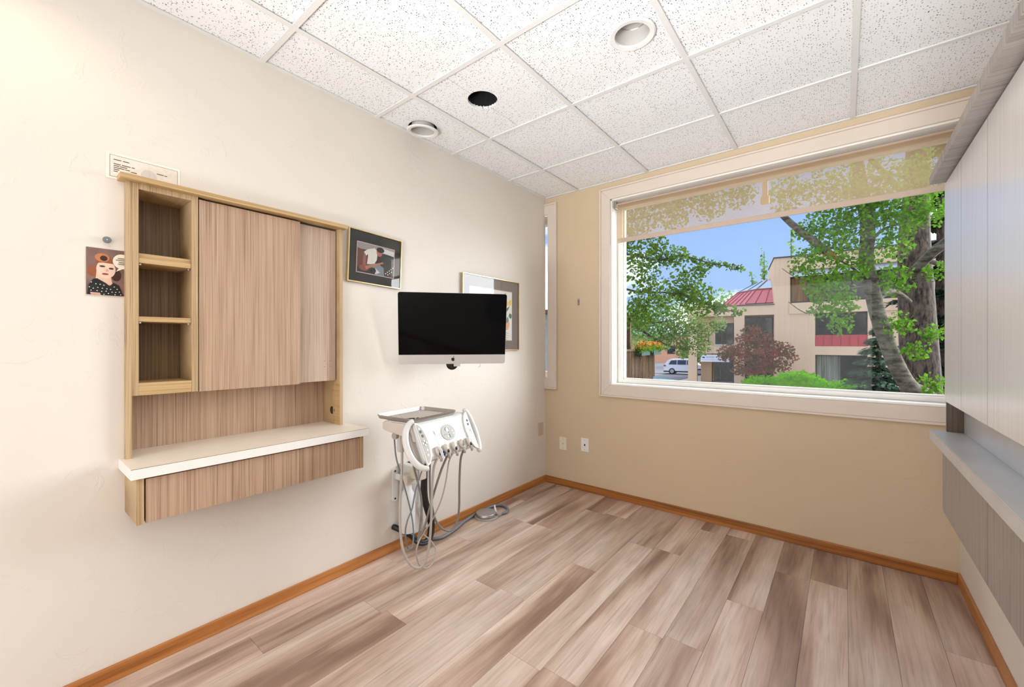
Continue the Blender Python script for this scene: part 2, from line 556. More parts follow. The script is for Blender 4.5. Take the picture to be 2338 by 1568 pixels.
struct(MB().box(-0.2, RU + 0.12, NY - 0.1, NY, -0.1, 2.8).build('wall_near', M['paint']))
# baseboards
struct(MB().box(0, 0.012, NY, FY, 0, 0.061).build('baseboard_left', M['base'], bevel=0.003), 'orange stained baseboard under the oak cabinet')
struct(MB().box(0.012, RX - 0.012, FY - 0.012, FY, 0, 0.061).build('baseboard_far', M['base_y'], bevel=0.003), 'orange stained baseboard below the window')
struct(MB().box(RX - 0.012, RX, NY, FY, 0, 0.061).build('baseboard_right', M['base'], bevel=0.003), 'orange stained baseboard below the grey drawers')
# ceiling
ceil = struct(MB().box(-0.25, RX + 0.24, NY - 0.1, FY + 0.8, 2.8, 2.95).build('ceiling', M['plenum']), 'white suspended ceiling of speckled square tiles')
XL = [0.0, 0.345, 0.9615, 1.578, 2.1945, RU]
YL = [NY, -1.67, -1.055, -0.44, 0.175, 0.79, 1.405, 2.02, 2.635, FY]
CANS = {'a': (1.442, 1.717, 0.086), 'b': (0.112, 1.665, 0.088), 'h': (0.601, 1.682, 0.082)}
def half_tiles(x0, x1, y0, y1, c, cut, gap):
    cx, cy, r = c
    d = cut - cx
    a = math.acos(max(-1, min(1, d / r)))
    left = [(cut - gap, y0), (x0, y0), (x0, y1), (cut - gap, y1)] + [(cx + r * math.cos(t), cy + r * math.sin(t)) for t in [a + (2 * math.pi - 2 * a) * i / 18 for i in range(19)]]
    left[4] = (cut - gap, left[4][1]); left[-1] = (cut - gap, left[-1][1])
    right = [(cut + gap, y1), (x1, y1), (x1, y0), (cut + gap, y0)] + [(cx + r * math.cos(t), cy + r * math.sin(t)) for t in [-a + 2 * a * i / 18 for i in range(19)]]
    right[4] = (cut + gap, right[4][1]); right[-1] = (cut + gap, right[-1][1])
    return left, right
TZ0, TZ1 = CZ + 0.008, CZ + 0.024
for i in range(5):
    for j in range(9):
        x0, x1, y0, y1 = XL[i] + 0.002, XL[i + 1] - 0.002, YL[j] + 0.002, YL[j + 1] - 0.002
        hit = [c for c in CANS.items() if x0 < c[1][0] < x1 and y0 < c[1][1] < y1]
        if not hit:
            MB().box(x0, x1, y0, y1, TZ0, TZ1).build('ceiling_tile', M['tile'], ceil)
        else:
            key, c = hit[0]
            cut = 0.590 if key == 'h' else c[0]
            a, b = half_tiles(x0, x1, y0, y1, c, cut, 0.0012 if key == 'h' else 0.0)
            if key == 'h':
                MB().prism(a, TZ0, TZ1, 'z').build('ceiling_tile', M['tile'], ceil)
                MB().prism(b, TZ0 + 0.001, TZ1, 'z').build('ceiling_tile', M['tile'], ceil)
            else:
                MB().prism(a, TZ0, TZ1, 'z').prism(b, TZ0, TZ1, 'z').build('ceiling_tile', M['tile'], ceil)
for x in XL[1:-1]:
    MB().box(x - 0.012, x + 0.012, NY, FY, CZ - 0.004, CZ + 0.0005).box(x - 0.003, x + 0.003, NY, FY, CZ, CZ + 0.04).build('grid_bar', M['grid'], ceil)
for y in YL[1:-1]:
    for i in range(5):
        xa, xb = XL[i] + (0.012 if i else 0), XL[i + 1] - (0.012 if i < 4 else 0)
        MB().box(xa, xb, y - 0.012, y + 0.012, CZ - 0.003, CZ + 0.0005).box(xa, xb, y - 0.003, y + 0.003, CZ, CZ + 0.04).build('grid_bar', M['grid'], ceil)
for a in [(0, 0.018, NY, FY), (RU - 0.018, RU, NY, FY), (0.018, RU - 0.018, FY - 0.018, FY), (0.018, RU - 0.018, NY, NY + 0.018)]:
    MB().box(*a, CZ - 0.001, CZ + 0.006).build('wall_angle', M['grid'], ceil)

# ------------------------------------------------------------------ windows
def casing(parent, x0, x1, z0, z1, cw, sides):
    t, y1 = 0.018, FY
    e = 0.0
    for s in sides:
        if s == 'l':
            q = [(x0 - cw, z0 - cw), (x0, z0), (x0, z1), (x0 - cw, z1 + cw)]
            b = [(x0 - cw - .014, z0 - cw - .014), (x0 - cw, z0 - cw), (x0 - cw, z1 + cw), (x0 - cw - .014, z1 + cw + .014)]
        if s == 'r':
            q = [(x1, z0), (x1 + cw, z0 - cw), (x1 + cw, z1 + cw), (x1, z1)]
            b = [(x1 + cw, z0 - cw), (x1 + cw + .014, z0 - cw - .014), (x1 + cw + .014, z1 + cw + .014), (x1 + cw, z1 + cw)]
        if s in 'tb':
            xa = x0 - cw if 'l' in sides else x0
            xb = x1 + cw if 'r' in sides else x1
            ma, mb_ = (x0, x1)
            if s == 't':
                q = [(ma, z1), (mb_, z1), (xb, z1 + cw), (xa, z1 + cw)]
                b = [(xa, z1 + cw), (xb, z1 + cw), (xb + (.014 if 'r' in sides else 0), z1 + cw + .014), (xa - (.014 if 'l' in sides else 0), z1 + cw + .014)]
            else:
                q = [(xa, z0 - cw), (xb, z0 - cw), (mb_, z0), (ma, z0)]
                b = [(xa - (.014 if 'l' in sides else 0), z0 - cw - .014), (xb + (.014 if 'r' in sides else 0), z0 - cw - .014), (xb, z0 - cw), (xa, z0 - cw)]
        c = MB().prism(q, y1 - t, y1, 'y').build('casing_board', M['trim'], parent, bevel=0.002)
        MB().prism(b, y1 - t - 0.009, y1, 'y').build('back_band', M['trim'], c, bevel=0.003)
win1 = struct(thing('window_1', (1.64, FY, 0.93), None, None), 'large picture window with pale casing')
x0, x1, z0, z1 = W1
casing(win1, x0, x1, z0, z1, 0.081, 'ltb')
jb = M['vinyl']
MB().box(x0, x0 + 0.012, FY - 0.004, FY + 0.12, z0, z1).build('jamb', jb, win1, bevel=0.002)
MB().box(x0, x1, FY - 0.004, FY + 0.12, z1 - 0.012, z1).build('jamb', jb, win1, bevel=0.002)
MB().box(x0, x1, FY - 0.008, FY + 0.12, z0, z0 + 0.014).build('sill', jb, win1, bevel=0.003)
fr = MB()
for (a, b, c, d) in [(x0 + .012, x0 + .052, z0 + .014, z1 - .012), (x0 + .052, x1, z0 + .014, z0 + .044), (x0 + .052, x1, z1 - .05, z1 - .012)]:
    MB().box(a, b, FY + 0.105, FY + 0.18, c, d).build('frame', jb, win1, bevel=0.004)
for (a, b, c, d) in [(x0 + .052, x0 + .062, z0 + .054, z1 - .06), (x0 + .052, x1, z0 + .044, z0 + .054), (x0 + .052, x1, z1 - .06, z1 - .05)]:
    MB().box(a, b, FY + 0.13, FY + 0.17, c, d).build('glazing_bead', jb, win1, bevel=0.002)
MB().box(x0 + .062, x1, FY + 0.146, FY + 0.152, z0 + .054, z1 - .06).build('pane', M['glass'], win1)
MB().box(1.700, 1.734, FY + 0.225, FY + 0.25, 2.30, 2.55).box(1.690, 1.742, FY + 0.224, FY + 0.262, 2.262, 2.315).build('outside_bracket', M['shade_solid'], win1, bevel=0.003)
win2 = struct(thing('window_2', (0.08, FY, 0.95), None, None), 'narrow window strip behind the left wall edge')
x0, x1, z0, z1 = W2
casing(win2, 0.0, x1, z0, z1, 0.083, 'rtb')
fr = MB().box(-0.2, x1, FY + 0.10, FY + 0.17, z0, z0 + 0.05)
fr.build('frame', jb, win2, bevel=0.003)
MB().box(-0.2, x1, FY + 0.10, FY + 0.17, z1 - 0.05, z1).build('frame', jb, win2, bevel=0.003)
MB().box(x1 - 0.045, x1, FY + 0.10, FY + 0.17, z0 + .05, z1 - 0.05).build('frame', jb, win2, bevel=0.003)
MB().box(-0.2, x1, FY - 0.004, FY + 0.10, z0, z0 + 0.012).build('sill', jb, win2)
MB().box(-0.2, x1, FY - 0.004, FY + 0.10, z1 - 0.012, z1).build('jamb', jb, win2)
MB().box(-0.2, x1 - 0.045, FY + 0.13, FY + 0.136, z0 + .05, z1 - .05).build('pane', M['glass'], win2)
# roller shade
sh = thing('roller_shade', (1.64, FY + 0.056, 2.44), 'beige see-through roller shade pulled a little way down the large window', 'roller shade')
yS = FY + 0.056
MB().lathe([(0.021, 0.0), (0.021, 2.01)], (0.682, yS, 2.412), 'x', 20).build('roller_tube', M['shade_solid'], sh, smooth='auto')
MB().box(0.694, 2.70, yS - 0.0215, yS - 0.0207, 2.128, 2.414).build('fabric', M['shade'], sh)
MB().box(0.694, 2.70, yS - 0.026, yS - 0.016, 2.098, 2.134).build('hem_bar', M['shade_solid'], sh, bevel=0.003)
MB().box(0.664, 0.682, yS - 0.024, yS + 0.024, 2.385, 2.446).build('bracket', M['steel'], sh, bevel=0.004)

# ================================================================== OAK CABINET ON THE LEFT WALL
cab = thing('wall_cabinet', (-0.06, 0.75, 1.07), 'oak laminate recessed wall cabinet with open cubbies and two sliding doors', 'cabinet')
XB, XF = -0.15, 0.033
MB().box(XB, XF, 0.312, 0.33, 0.832, 1.888).build('side_panel', M['lam_frame'], cab, bevel=0.001)
MB().box(XB, XF, 1.165, 1.183, 0.832, 1.888).build('side_panel', M['lam_frame'], cab, bevel=0.001)
MB().box(-0.01, 0.065, 0.292, 1.195, 1.888, 1.908).build('top_cap', M['lam_h'], cab, bevel=0.0015)
MB().box(XB, XB + 0.012, 0.33, 1.165, 1.07, 1.888).build('back_panel', M['lam_in_shaded'], cab)
MB().box(XB, XB + 0.012, 0.33, 1.165, 0.832, 1.07).build('niche_back', M['lam_door'], cab)
cub = MB().box(XB + .012, XF, 0.33, 0.349, 1.07, 1.888).box(XB + .012, XF, 0.515, 0.5375, 1.07, 1.888)
cub.box(XB + .012, XF, 0.349, 0.515, 1.866, 1.888)
cub.build('cubby_frame', M['lam_frame'], cab, bevel=0.001)
MB().box(XB + .012, XF, 0.349, 0.515, 1.07, 1.118).build('bottom_rail', M['lam_h'], cab, bevel=0.001)
MB().box(XB + .012, XF - .004, 0.3495, 0.5145, 1.583, 1.603).build('shelf', M['lam_h'], cab, bevel=0.001)
MB().box(XB + .012, XF - .014, 0.3495, 0.5145, 1.6035, 1.622).build('shelf', M['lam_h'], cab, bevel=0.001)
MB().box(XB + .012, XF - .004, 0.3495, 0.5145, 1.356, 1.376).build('shelf', M['lam_h'], cab, bevel=0.001)
for z in (1.579, 1.352):
    for y in (0.356, 0.508):
        MB().lathe([(0.0035, -0.004), (0.0035, 0.004)], (XF - .02, y, z), 'x', 8).build('shelf_pin', M['chrome'], cab, smooth='auto')
MB().box(XB + .012, -0.012, 0.5375, 1.165, 1.07, 1.088).build('bottom_panel', M['lam_h'], cab)
MB().box(0.012, 0.030, 0.541, 0.958, 1.068, 1.879).build('sliding_door', M['lam_door'], cab, bevel=0.001)
MB().box(-0.016, 0.000, 0.945, 1.160, 1.072, 1.879).build('sliding_door', M['lam_door_shade_tone'], cab, bevel=0.001)
for y in (1.098, 1.128):
    for z in (1.148, 1.178):
        MB().lathe([(0.0018, -0.0005), (0.0018, 0.0006)], (0, y, z), 'x', 8).build('screw_hole', M['black'], cab)
MB().box(-0.015, 0.034, 1.1645, 1.1652, 0.832, 1.07).box(-0.03, -0.026, 1.160, 1.165, 0.832, 1.07).build('edge_or_shade_strip', M['lam_h'], cab)
MB().lathe([(0.021, 1.1625), (0.021, 1.1652)], (-0.045, 0, 0.905), 'y', 20).build('cable_hole', M['dark'], cab)

top = thing('worktop', (0.03, 0.756, 0.795), 'ivory worktop with white edge under the oak cabinet', 'worktop')
MB().prism([(-0.138, 0.3305), (0, 0.3305), (0, 0.298), (0.227, 0.298), (0.227, 1.214), (0, 1.214), (0, 1.1645), (-0.138, 1.1645)], 0.797, 0.832, 'z').build('slab', M['worktop'], top)
MB().box(0.227, 0.229, 0.296, 1.216, 0.796, 0.8315).build('edge_band', M['edge'], top)
MB().box(0.001, 0.227, 0.296, 0.298, 0.796, 0.8315).build('edge_band', M['edge'], top)
MB().box(0.001, 0.227, 1.214, 1.216, 0.796, 0.8315).build('edge_band', M['edge'], top)
MB().box(0.2265, 0.2293, 0.2958, 1.2162, 0.8315, 0.8323).build('edge_line', M['lam_in_shaded'], top)

dr = thing('drawer_unit', (0.1, 0.756, 0.626), 'oak laminate drawer box hung below the ivory worktop', 'drawer unit')
MB().box(0, 0.208, 0.314, 0.335, 0.628, 0.795).build('side_panel', M['lam_frame'], dr, bevel=0.001)
MB().box(0, 0.208, 1.178, 1.198, 0.628, 0.795).build('side_panel', M['lam_frame'], dr, bevel=0.001)
MB().box(0, 0.185, 0.335, 1.178, 0.632, 0.64).box(0, 0.01, 0.335, 1.178, 0.64, 0.795).box(0.165, 0.183, 0.335, 1.178, 0.775, 0.795).build('carcass', M['lam_in_shaded'], dr)
MB().box(0.188, 0.208, 0.3395, 1.1755, 0.630, 0.787).build('drawer_front', M['lam_door'], dr, bevel=0.001)

# ================================================================== GREY CABINET ON THE RIGHT WALL
gc = thing('wall_cabinet', (2.55, 1.4, 1.053), 'grey laminate wall cabinet with flat doors on the right wall', 'cabinet')
ys = [0.62, 1.0, 1.3325, 1.65, 1.966, 2.252]
for a, b in zip(ys[:-1], ys[1:]):
    MB().box(2.452, 2.470, a + 0.0024, b - 0.0008, 1.053, 1.872).build('door', M['lam_grey'], gc)
    MB().box(2.4521, 2.470, a + 0.0006, a + 0.0024, 1.053, 1.872).build('edge_or_shade_strip', M['black'], gc)  # black strip added to darken the door gap in place of shade
MB().box(2.4702, 2.4708, 0.64, 2.235, 1.075, 1.869).build('seam_shade_sheet', M['black'], gc)  # black sheet added behind the doors to give the seams their shade
MB().box(2.4705, RU, 0.62, 0.638, 1.053, 1.888).box(2.4705, RU, 2.236, 2.252, 1.053, 1.888).box(2.4705, RU, 0.638, 2.236, 1.056, 1.074).box(2.4705, RU, 0.638, 2.236, 1.87, 1.888).build('carcass', M['lam_grey_low'], gc)
MB().box(2.414, RU, 0.59, 2.282, 1.888, 1.92).build('top_cap', M['lam_grey_low'], gc, bevel=0.002)
MB().box(2.4555, RU, 2.234, 2.252, 0.9405, 1.053).build('end_panel', M['lam_dark'], gc)
MB().box(2.50, 2.515, 0.62, 2.234, 0.9405, 1.056).build('niche_back', M['worktop_grey'], gc)
gt = thing('worktop', (2.52, 1.4, 0.905), 'grey worktop with pale edge below the grey cabinet', 'worktop')
MB().box(2.414, RU, 0.60, 2.260, 0.906, 0.940).build('slab', M['worktop_grey'], gt, bevel=0.001)
MB().box(2.412, 2.414, 0.598, 2.262, 0.905, 0.9395).build('edge_band', M['worktop_grey'], gt)
gd = thing('drawer_unit', (2.54, 1.4, 0.64), 'grey laminate drawer box hung below the grey worktop', 'drawer unit')
for a, b in ((0.62, 1.115), (1.115, 1.611), (1.611, 2.242)):
    MB().box(2.445, 2.463, a + 0.0024, b - 0.0008, 0.642, 0.902).build('drawer_front', M['lam_grey_low'], gd)
    MB().box(2.4451, 2.463, a + 0.0006, a + 0.0024, 0.642, 0.902).build('edge_or_shade_strip', M['black'], gd)  # black strip added as painted shade between the drawer fronts
MB().box(2.4635, RX, 0.62, 2.242, 0.641, 0.9045).build('carcass', M['lam_grey_low'], gd)

# ================================================================== CEILING LIGHTS
M['baffle'] = plain('can_baffle', srgb(196, 192, 186), 0.6, var=0.02)
def can_light(c, dz, label, tilt=(0, 0)):
    t = thing('recessed_light', (c[0], c[1], CZ - dz), label, 'ceiling light', 'recessed ceiling lights')
    t.rotation_euler = (tilt[0], tilt[1], 0)
    MB().lathe([(0.071, 0.002), (0.0735, -0.006), (0.091, -0.008), (0.097, -0.004), (0.097, 0.0), (0.085, 0.0015), (0.071, 0.002)], (0, 0, 0), 'z', 40, cap=False).build('trim_ring', M['white'], t, smooth='auto', local=True)
    MB().lathe([(0.0715, 0.0), (0.068, 0.03), (0.066, 0.072)], (0, 0, 0), 'z', 40, cap=False).build('baffle', M['baffle'], t, smooth='auto', local=True)
    MB().lathe([(0.066, 0.0665), (0.0645, 0.069)], (0, 0, 0), 'z', 40, cap=False).build('baffle_groove', M['steel'], t, smooth='auto', local=True)
    MB().lathe([(0.068, 0.070), (0.068, 0.074)], (0, 0, 0), 'z', 40).build('lens', M['baffle'], t, smooth='auto', local=True)
    MB().lathe([(0.08, 0.0765), (0.08, 0.13)], (0, 0, 0), 'z', 24).build('housing', M['steel'], t, smooth='auto', local=True)
    return t
can_light(CANS['a'], 0.001, 'round white recessed ceiling light above the middle of the room')
can_light(CANS['b'], 0.012, 'round recessed ceiling light hanging loose beside the left wall', (R(2), R(5)))
MB().lathe([(0.082, CZ + 0.02), (0.082, CZ + 0.2)], (CANS['h'][0], CANS['h'][1], 0), 'z', 28, cap=False).build('cut_hole', M['plenum'], ceil)
# warm downlight by the left wall, and two unseen ones added as fill
for i, (x, y, e, c) in enumerate([(0.30, 0.02, 4.5, (1.0, 0.80, 0.52)), (1.442, -0.10, 5, (1.0, 0.93, 0.84)), (1.1, -1.3, 5, (1.0, 0.93, 0.84))]):
    lamp('downlight_or_added_fill', 'SPOT', (x, y, CZ - 0.02), (0, 0, 0), e, c, spot_size=R(150), spot_blend=0.8, shadow_soft_size=0.06)
# ================================================================== MONITOR
u = Vector((0.41, 0.487, 0.0)).normalized()
v = Vector((-(-0.067), -0.048, 0.426)).normalized()
wv = u.cross(v).normalized()
v = wv.cross(u).normalized()
mon = thing('computer_monitor', (0, 0, 0), 'black screen computer monitor with silver chin on a wall arm', 'monitor')
mon.matrix_world = Matrix(((u.x, v.x, wv.x, 0.270), (u.y, v.y, wv.y, 1.771), (u.z, v.z, wv.z, 1.1455), (0, 0, 0, 1)))
def rrect(x0, x1, y0, y1, r, n=5, corners='abcd'):
    pts = []
    for key, cx, cy, a0 in (('a', x1 - r, y1 - r, 0), ('b', x0 + r, y1 - r, 90), ('c', x0 + r, y0 + r, 180), ('d', x1 - r, y0 + r, 270)):
        if key in corners:
            pts += [(cx + r * math.cos(R(a0 + 90 * i / n)), cy + r * math.sin(R(a0 + 90 * i / n))) for i in range(n + 1)]
        else:
            sx = 1 if key in 'ad' else -1
            sy = 1 if key in 'ab' else -1
            pts.append((cx + sx * r, cy + sy * r))
    return pts
MWd, MH = 0.325, 0.436
MB().prism(rrect(-MWd, MWd, 0, MH, 0.014), -0.006, 0.0, 'z').build('rim', M['alu'], mon, local=True, smooth='auto')
bk = MB()
ring0 = rrect(-MWd, MWd, 0, MH, 0.014)
ring1 = [(x * 0.8, MH / 2 + (y - MH / 2) * 0.8) for x, y in ring0]
ring2 = [(x * 0.35, MH / 2 + (y - MH / 2) * 0.4) for x, y in ring0]
n = len(ring0)
bk.add([(x, y, -0.006) for x, y in ring0] + [(x, y, -0.022) for x, y in ring1] + [(x, y, -0.042) for x, y in ring2],
       [(i, (i + 1) % n, n + (i + 1) % n, n + i) for i in range(n)] + [(n + i, n + (i + 1) % n, 2 * n + (i + 1) % n, 2 * n + i) for i in range(n)] + [tuple(range(2 * n, 3 * n))])
bk.build('back_shell', M['alu'], mon, local=True, smooth='auto')
MB().prism(rrect(-MWd + .0015, MWd - .0015, 0.0585, MH - .0015, 0.0125, corners='ab'), 0.0, 0.002, 'z').build('screen_glass', M['glassblack'], mon, local=True)
MB().prism(rrect(-MWd + .0005, MWd - .0005, 0.0005, 0.0583, 0.0125, corners='cd'), 0.0, 0.0015, 'z').build('chin', M['alu'], mon, local=True)
# apple-shaped emblem
ap = []
for i in range(40):
    t = 2 * math.pi * i / 40
    r = 1.0 - 0.10 * math.cos(2 * t + math.pi) * 0.5
    x, y = 0.93 * math.sin(t) * (1.0 + 0.10 * math.cos(t)), math.cos(t)
    if abs(x) < 0.42:
        y -= (0.42 - abs(x)) * (0.42 if y > 0 else -0.25)
    dx, dy = x - 1.12, y - 0.18
    dd = math.hypot(dx, dy)
    if dd < 0.48:
        x, y = 1.12 + dx / dd * 0.48, 0.18 + dy / dd * 0.48
    ap.append((x * 0.0115, 0.029 + y * 0.0115))
em = MB().prism(ap, 0.0015, 0.0021, 'z')
em.prism([(0.0, 0.0412), (0.0012, 0.046), (0.0055, 0.0505), (0.0058, 0.0465), (0.0035, 0.0425)], 0.0015, 0.0021, 'z')
em.build('emblem', M['black'], mon, local=True)
MB().lathe([(0.036, -0.085), (0.036, -0.03), (0.028, -0.024)], (-0.004, -0.010, 0), 'z', 24).build('swivel_disc', M['black'], mon, local=True, smooth='auto')
MB().box(-0.03, 0.03, -0.02, 0.10, -0.050, -0.040).build('mount_plate', M['black'], mon, local=True, bevel=0.003)
MB().box(0.006, 0.048, -0.022, 0.0, -0.03, -0.02).build('cable_clip', M['white'], mon, local=True, bevel=0.002)
MB().tube(bspline([(0.10, 0.02, -0.04), (0.17, -0.01, -0.05), (0.175, -0.03, -0.055), (0.165, -0.035, -0.06)], 5), 0.002, 6).build('power_cord', M['white'], mon, local=True)
inv = mon.matrix_world.inverted()
def ml(p):
    return inv @ Vector(p)
arm = [ml((0.0305, 2.035, 1.175)), ml((0.10, 2.03, 1.175)), Vector((0, 0.02, -0.13)), Vector((0, 0.01, -0.07))]
MB().tube(arm, 0.016, 10).build('wall_arm', M['black'], mon, local=True, smooth='auto')
wp = MB().box(0.0, 0.03, 2.00, 2.07, 1.14, 1.205)
wp.v = [tuple(ml(p)) for p in wp.v]
wp.build('wall_plate', M['black'], mon, local=True, bevel=0.003)

# ================================================================== PICTURES AND PAPERS ON THE LEFT WALL
def flat(poly, x, name, mat, parent, t=0.0004):
    """thin sheet in the wall plane, poly in local (y,z)"""
    return MB().prism(poly, x, x + t, 'x').build(name, mat, parent, local=True)
def rect(a, b, c, d):
    return [(a, c), (b, c), (b, d), (a, d)]
pm = {}
def pc(name, *c, **k):
    if name not in pm:
        pm[name] = plain('print_' + name, srgb(*c), k.get('rough', 0.6), var=k.get('var', 0.05), scale=k.get('scale', 60))
    return pm[name]
def framed(name, c, w, h, rot, label, matcol, fw=0.006, group='framed pictures'):
    t = thing(name, (0.0, c[0], c[1]), label, 'picture', group)
    t.rotation_euler = (rot, 0, 0)
    for (a, b, cc, d) in [(-w / 2, -w / 2 + fw, -h / 2, h / 2), (w / 2 - fw, w / 2, -h / 2, h / 2), (-w / 2 + fw, w / 2 - fw, -h / 2, -h / 2 + fw), (-w / 2 + fw, w / 2 - fw, h / 2 - fw, h / 2)]:
        MB().box(0.001, 0.022, a, b, cc, d).build('frame_bar', M['gold'], t, local=True, bevel=0.001)
    MB().box(0.001, 0.012, -w / 2 + fw, w / 2 - fw, -h / 2 + fw, h / 2 - fw).build('mat_board', matcol, t, local=True)
    MB().box(0.0165, 0.0185, -w / 2 + fw, w / 2 - fw, -h / 2 + fw, h / 2 - fw).build('glazing', M['pglass'], t, local=True)
    return t
p1 = framed('picture_frame', (1.397, 1.761), 0.352, 0.300, R(-2.3), 'framed photo of a seated guitarist in a black mat beside the oak cabinet', pc('black_mat', 26, 26, 24))
x = 0.0124
flat(rect(-0.122, 0.130, -0.092, 0.086), x, 'mat_edge', pc('rose_edge', 196, 172, 168), p1)
ph = flat(rect(-0.117, 0.125, -0.087, 0.081), x + .0004, 'photo_print', pc('photo_dark', 48, 46, 46), p1)
def art(par, y0, z0, lst, xx):
    for i, (poly, m) in enumerate(lst):
        flat([(a, b) for a, b in poly], xx + 0.00012 * (i + 1), 'printed_shape', m, par, 0.0001)
art(ph, 0, 0, [
    (rect(-0.117, 0.125, 0.045, 0.081), pc('ph_grey', 150, 146, 146)),
    ([(-0.117, 0.05), (0.0, 0.02), (0.0, -0.03), (-0.117, -0.06)], pc('ph_rust', 104, 62, 52)),
    ([(0.03, 0.05), (0.125, 0.04), (0.125, 0.07), (0.03, 0.078)], pc('ph_white', 214, 214, 212)),
    ([(0.025, 0.04), (0.125, 0.03), (0.125, -0.087), (0.06, -0.087)], pc('ph_amp', 62, 62, 62)),
    ([(-0.055, 0.05), (-0.01, 0.066), (0.012, 0.05), (0.008, 0.0), (-0.01, -0.03), (-0.055, -0.035), (-0.05, 0.01)], pc('ph_shirt', 224, 222, 212)),
    ([(-0.055, 0.05), (-0.078, 0.03), (-0.062, 0.012), (-0.048, 0.028)], pc('ph_shirt', 224, 222, 212)),
    ([(-0.076, 0.03), (-0.063, 0.014), (-0.064, -0.03), (-0.058, -0.05), (-0.082, -0.05), (-0.082, -0.01)], pc('ph_skin', 148, 96, 80)),
    (ellipse(0.024, 0.048, 0.020, 0.026, 16), pc('ph_face', 176, 108, 90)),
    (ellipse(0.030, 0.062, 0.026, 0.016, 16), pc('ph_hair', 26, 22, 22)),
    ([(-0.03, -0.03), (0.02, -0.02), (0.055, -0.04), (0.06, -0.087), (0.0, -0.087)], pc('ph_jeans', 128, 138, 144)),
    (ellipse(-0.075, -0.060, 0.030, 0.018, 16), pc('ph_wood', 140, 78, 62)),
    ([(-0.07, -0.05), (0.05, -0.005), (0.052, -0.014), (-0.06, -0.066)], pc('ph_neck', 176, 122, 100)),
    ([(0.0, -0.05), (0.03, -0.072), (0.0, -0.085), (-0.01, -0.07)], pc('ph_white', 214, 214, 212)),
    (ellipse(-0.012, -0.066, 0.016, 0.016, 14), pc('ph_hair', 26, 22, 22)),
] + [(ellipse(0.07 + 0.012 * i, -0.07 + 0.010 * i, 0.004, 0.004, 8), pc('ph_white', 214, 214, 212)) for i in range(5)] + [(ellipse(0.085 + 0.012 * i, -0.075 + 0.010 * i, 0.004, 0.004, 8), pc('ph_white', 214, 214, 212)) for i in range(3)], x + .0008)

p2 = framed('picture_frame', (2.433, 1.4995), 0.665, 0.567, R(-0.2), 'framed flower watercolour in a grey mat partly behind the monitor', pc('grey_mat', 122, 112, 106), 0.007)
flat(rect(-0.256, 0.243, -0.205, 0.196), x, 'mat_edge', pc('peach_edge', 222, 186, 164), p2)
pw = flat(rect(-0.251, 0.238, -0.200, 0.191), x + .0004, 'painting', pc('paper', 238, 234, 228), p2)
petal = lambda cx, cy, l, wd, ang: [(cx + math.cos(ang) * a - math.sin(ang) * b, cy + math.sin(ang) * a + math.cos(ang) * b) for a, b in [(0, 0), (l * .3, wd), (l * .7, wd * .8), (l, 0), (l * .7, -wd * .8), (l * .3, -wd)]]
shapes = []
for (cx, cy, l, wd, ang, m) in [(0.13, 0.10, 0.09, 0.03, 70, ('y', 236, 190, 60)), (0.16, 0.06, 0.08, 0.035, 100, ('y', 236, 190, 60)), (0.20, 0.08, 0.06, 0.022, 60, ('y2', 228, 208, 90)), (0.18, 0.05, 0.07, 0.018, 200, ('o', 236, 150, 104)),
                                 (0.12, 0.0, 0.12, 0.012, 40, ('g', 60, 116, 84)), (0.19, -0.01, 0.09, 0.02, 250, ('g2', 96, 150, 116)), (0.21, 0.02, 0.05, 0.02, 290, ('g', 60, 116, 84)), (0.10, -0.02, 0.10, 0.024, 300, ('g3', 190, 220, 204)),
                                 (0.15, -0.12, 0.09, 0.026, 50, ('o2', 240, 172, 130)), (0.12, -0.10, 0.08, 0.015, 120, ('pk', 236, 206, 196)), (-0.05, 0.05, 0.12, 0.04, 80, ('o', 236, 150, 104)), (-0.02, -0.06, 0.12, 0.04, 20, ('y', 236, 190, 60)), (-0.12, 0.0, 0.1, 0.02, 130, ('g', 60, 116, 84)), (0.09, 0.165, 0.03, 0.006, 320, ('rd', 206, 108, 110))]:
    shapes.append((petal(cx, cy, l, wd, R(ang)), pc('w_' + m[0], *m[1:])))
for i in range(6):
    shapes.append((petal(0.08, -0.13 - 0.006 * i, 0.13, 0.0022, R(-8 - 7 * i)), pc('w_br', 150, 110, 84)))
art(pw, 0, 0, shapes, x + .0008)

cert = thing('certificate', (0, 0.3725, 1.943), 'white printed certificate stuck to the wall behind the oak cabinet cap', 'certificate')
flat(rect(-0.1105, 0.1105, -0.050, 0.048), 0.001, 'paper', pc('paper_w', 246, 240, 226), cert, 0.0006)
flat(rect(-0.101, 0.103, -0.042, 0.040), 0.0017, 'border_line', pc('line', 110, 104, 98), cert, 0.0002)
flat(rect(-0.0995, 0.1015, -0.0405, 0.0385), 0.0019, 'printed_field', pc('field', 232, 222, 210), cert, 0.0002)
sl = MB().prism(ellipse(0.012, -0.012, 0.024, 0.026, 28), 0.0021, 0.0022, 'x').build('seal', pc('seal', 214, 206, 200), cert, local=True)
ink = MB()
for (y0, y1, z0) in [(-0.090, -0.068, 0.022), (-0.064, -0.046, 0.022), (-0.090, -0.070, 0.006), (-0.067, -0.042, 0.006), (-0.039, -0.030, 0.006), (-0.090, -0.074, -0.001), (-0.072, -0.052, -0.001), (-0.090, -0.060, -0.008), (-0.058, -0.044, -0.008), (-0.041, -0.024, -0.012), (-0.090, -0.074, -0.015), (-0.090, -0.078, -0.022), (0.036, 0.058, 0.006), (0.060, 0.069, 0.005), (0.045, 0.056, -0.020), (0.058, 0.069, -0.021), (0.071, 0.090, -0.023), (0.045, 0.066, -0.026)]:
    ink.box(0.0023, 0.0024, y0, y1, z0, z0 + 0.0032)
ink.build('printed_lines', pc('ink', 96, 78, 66), cert, local=True, kind='stuff')

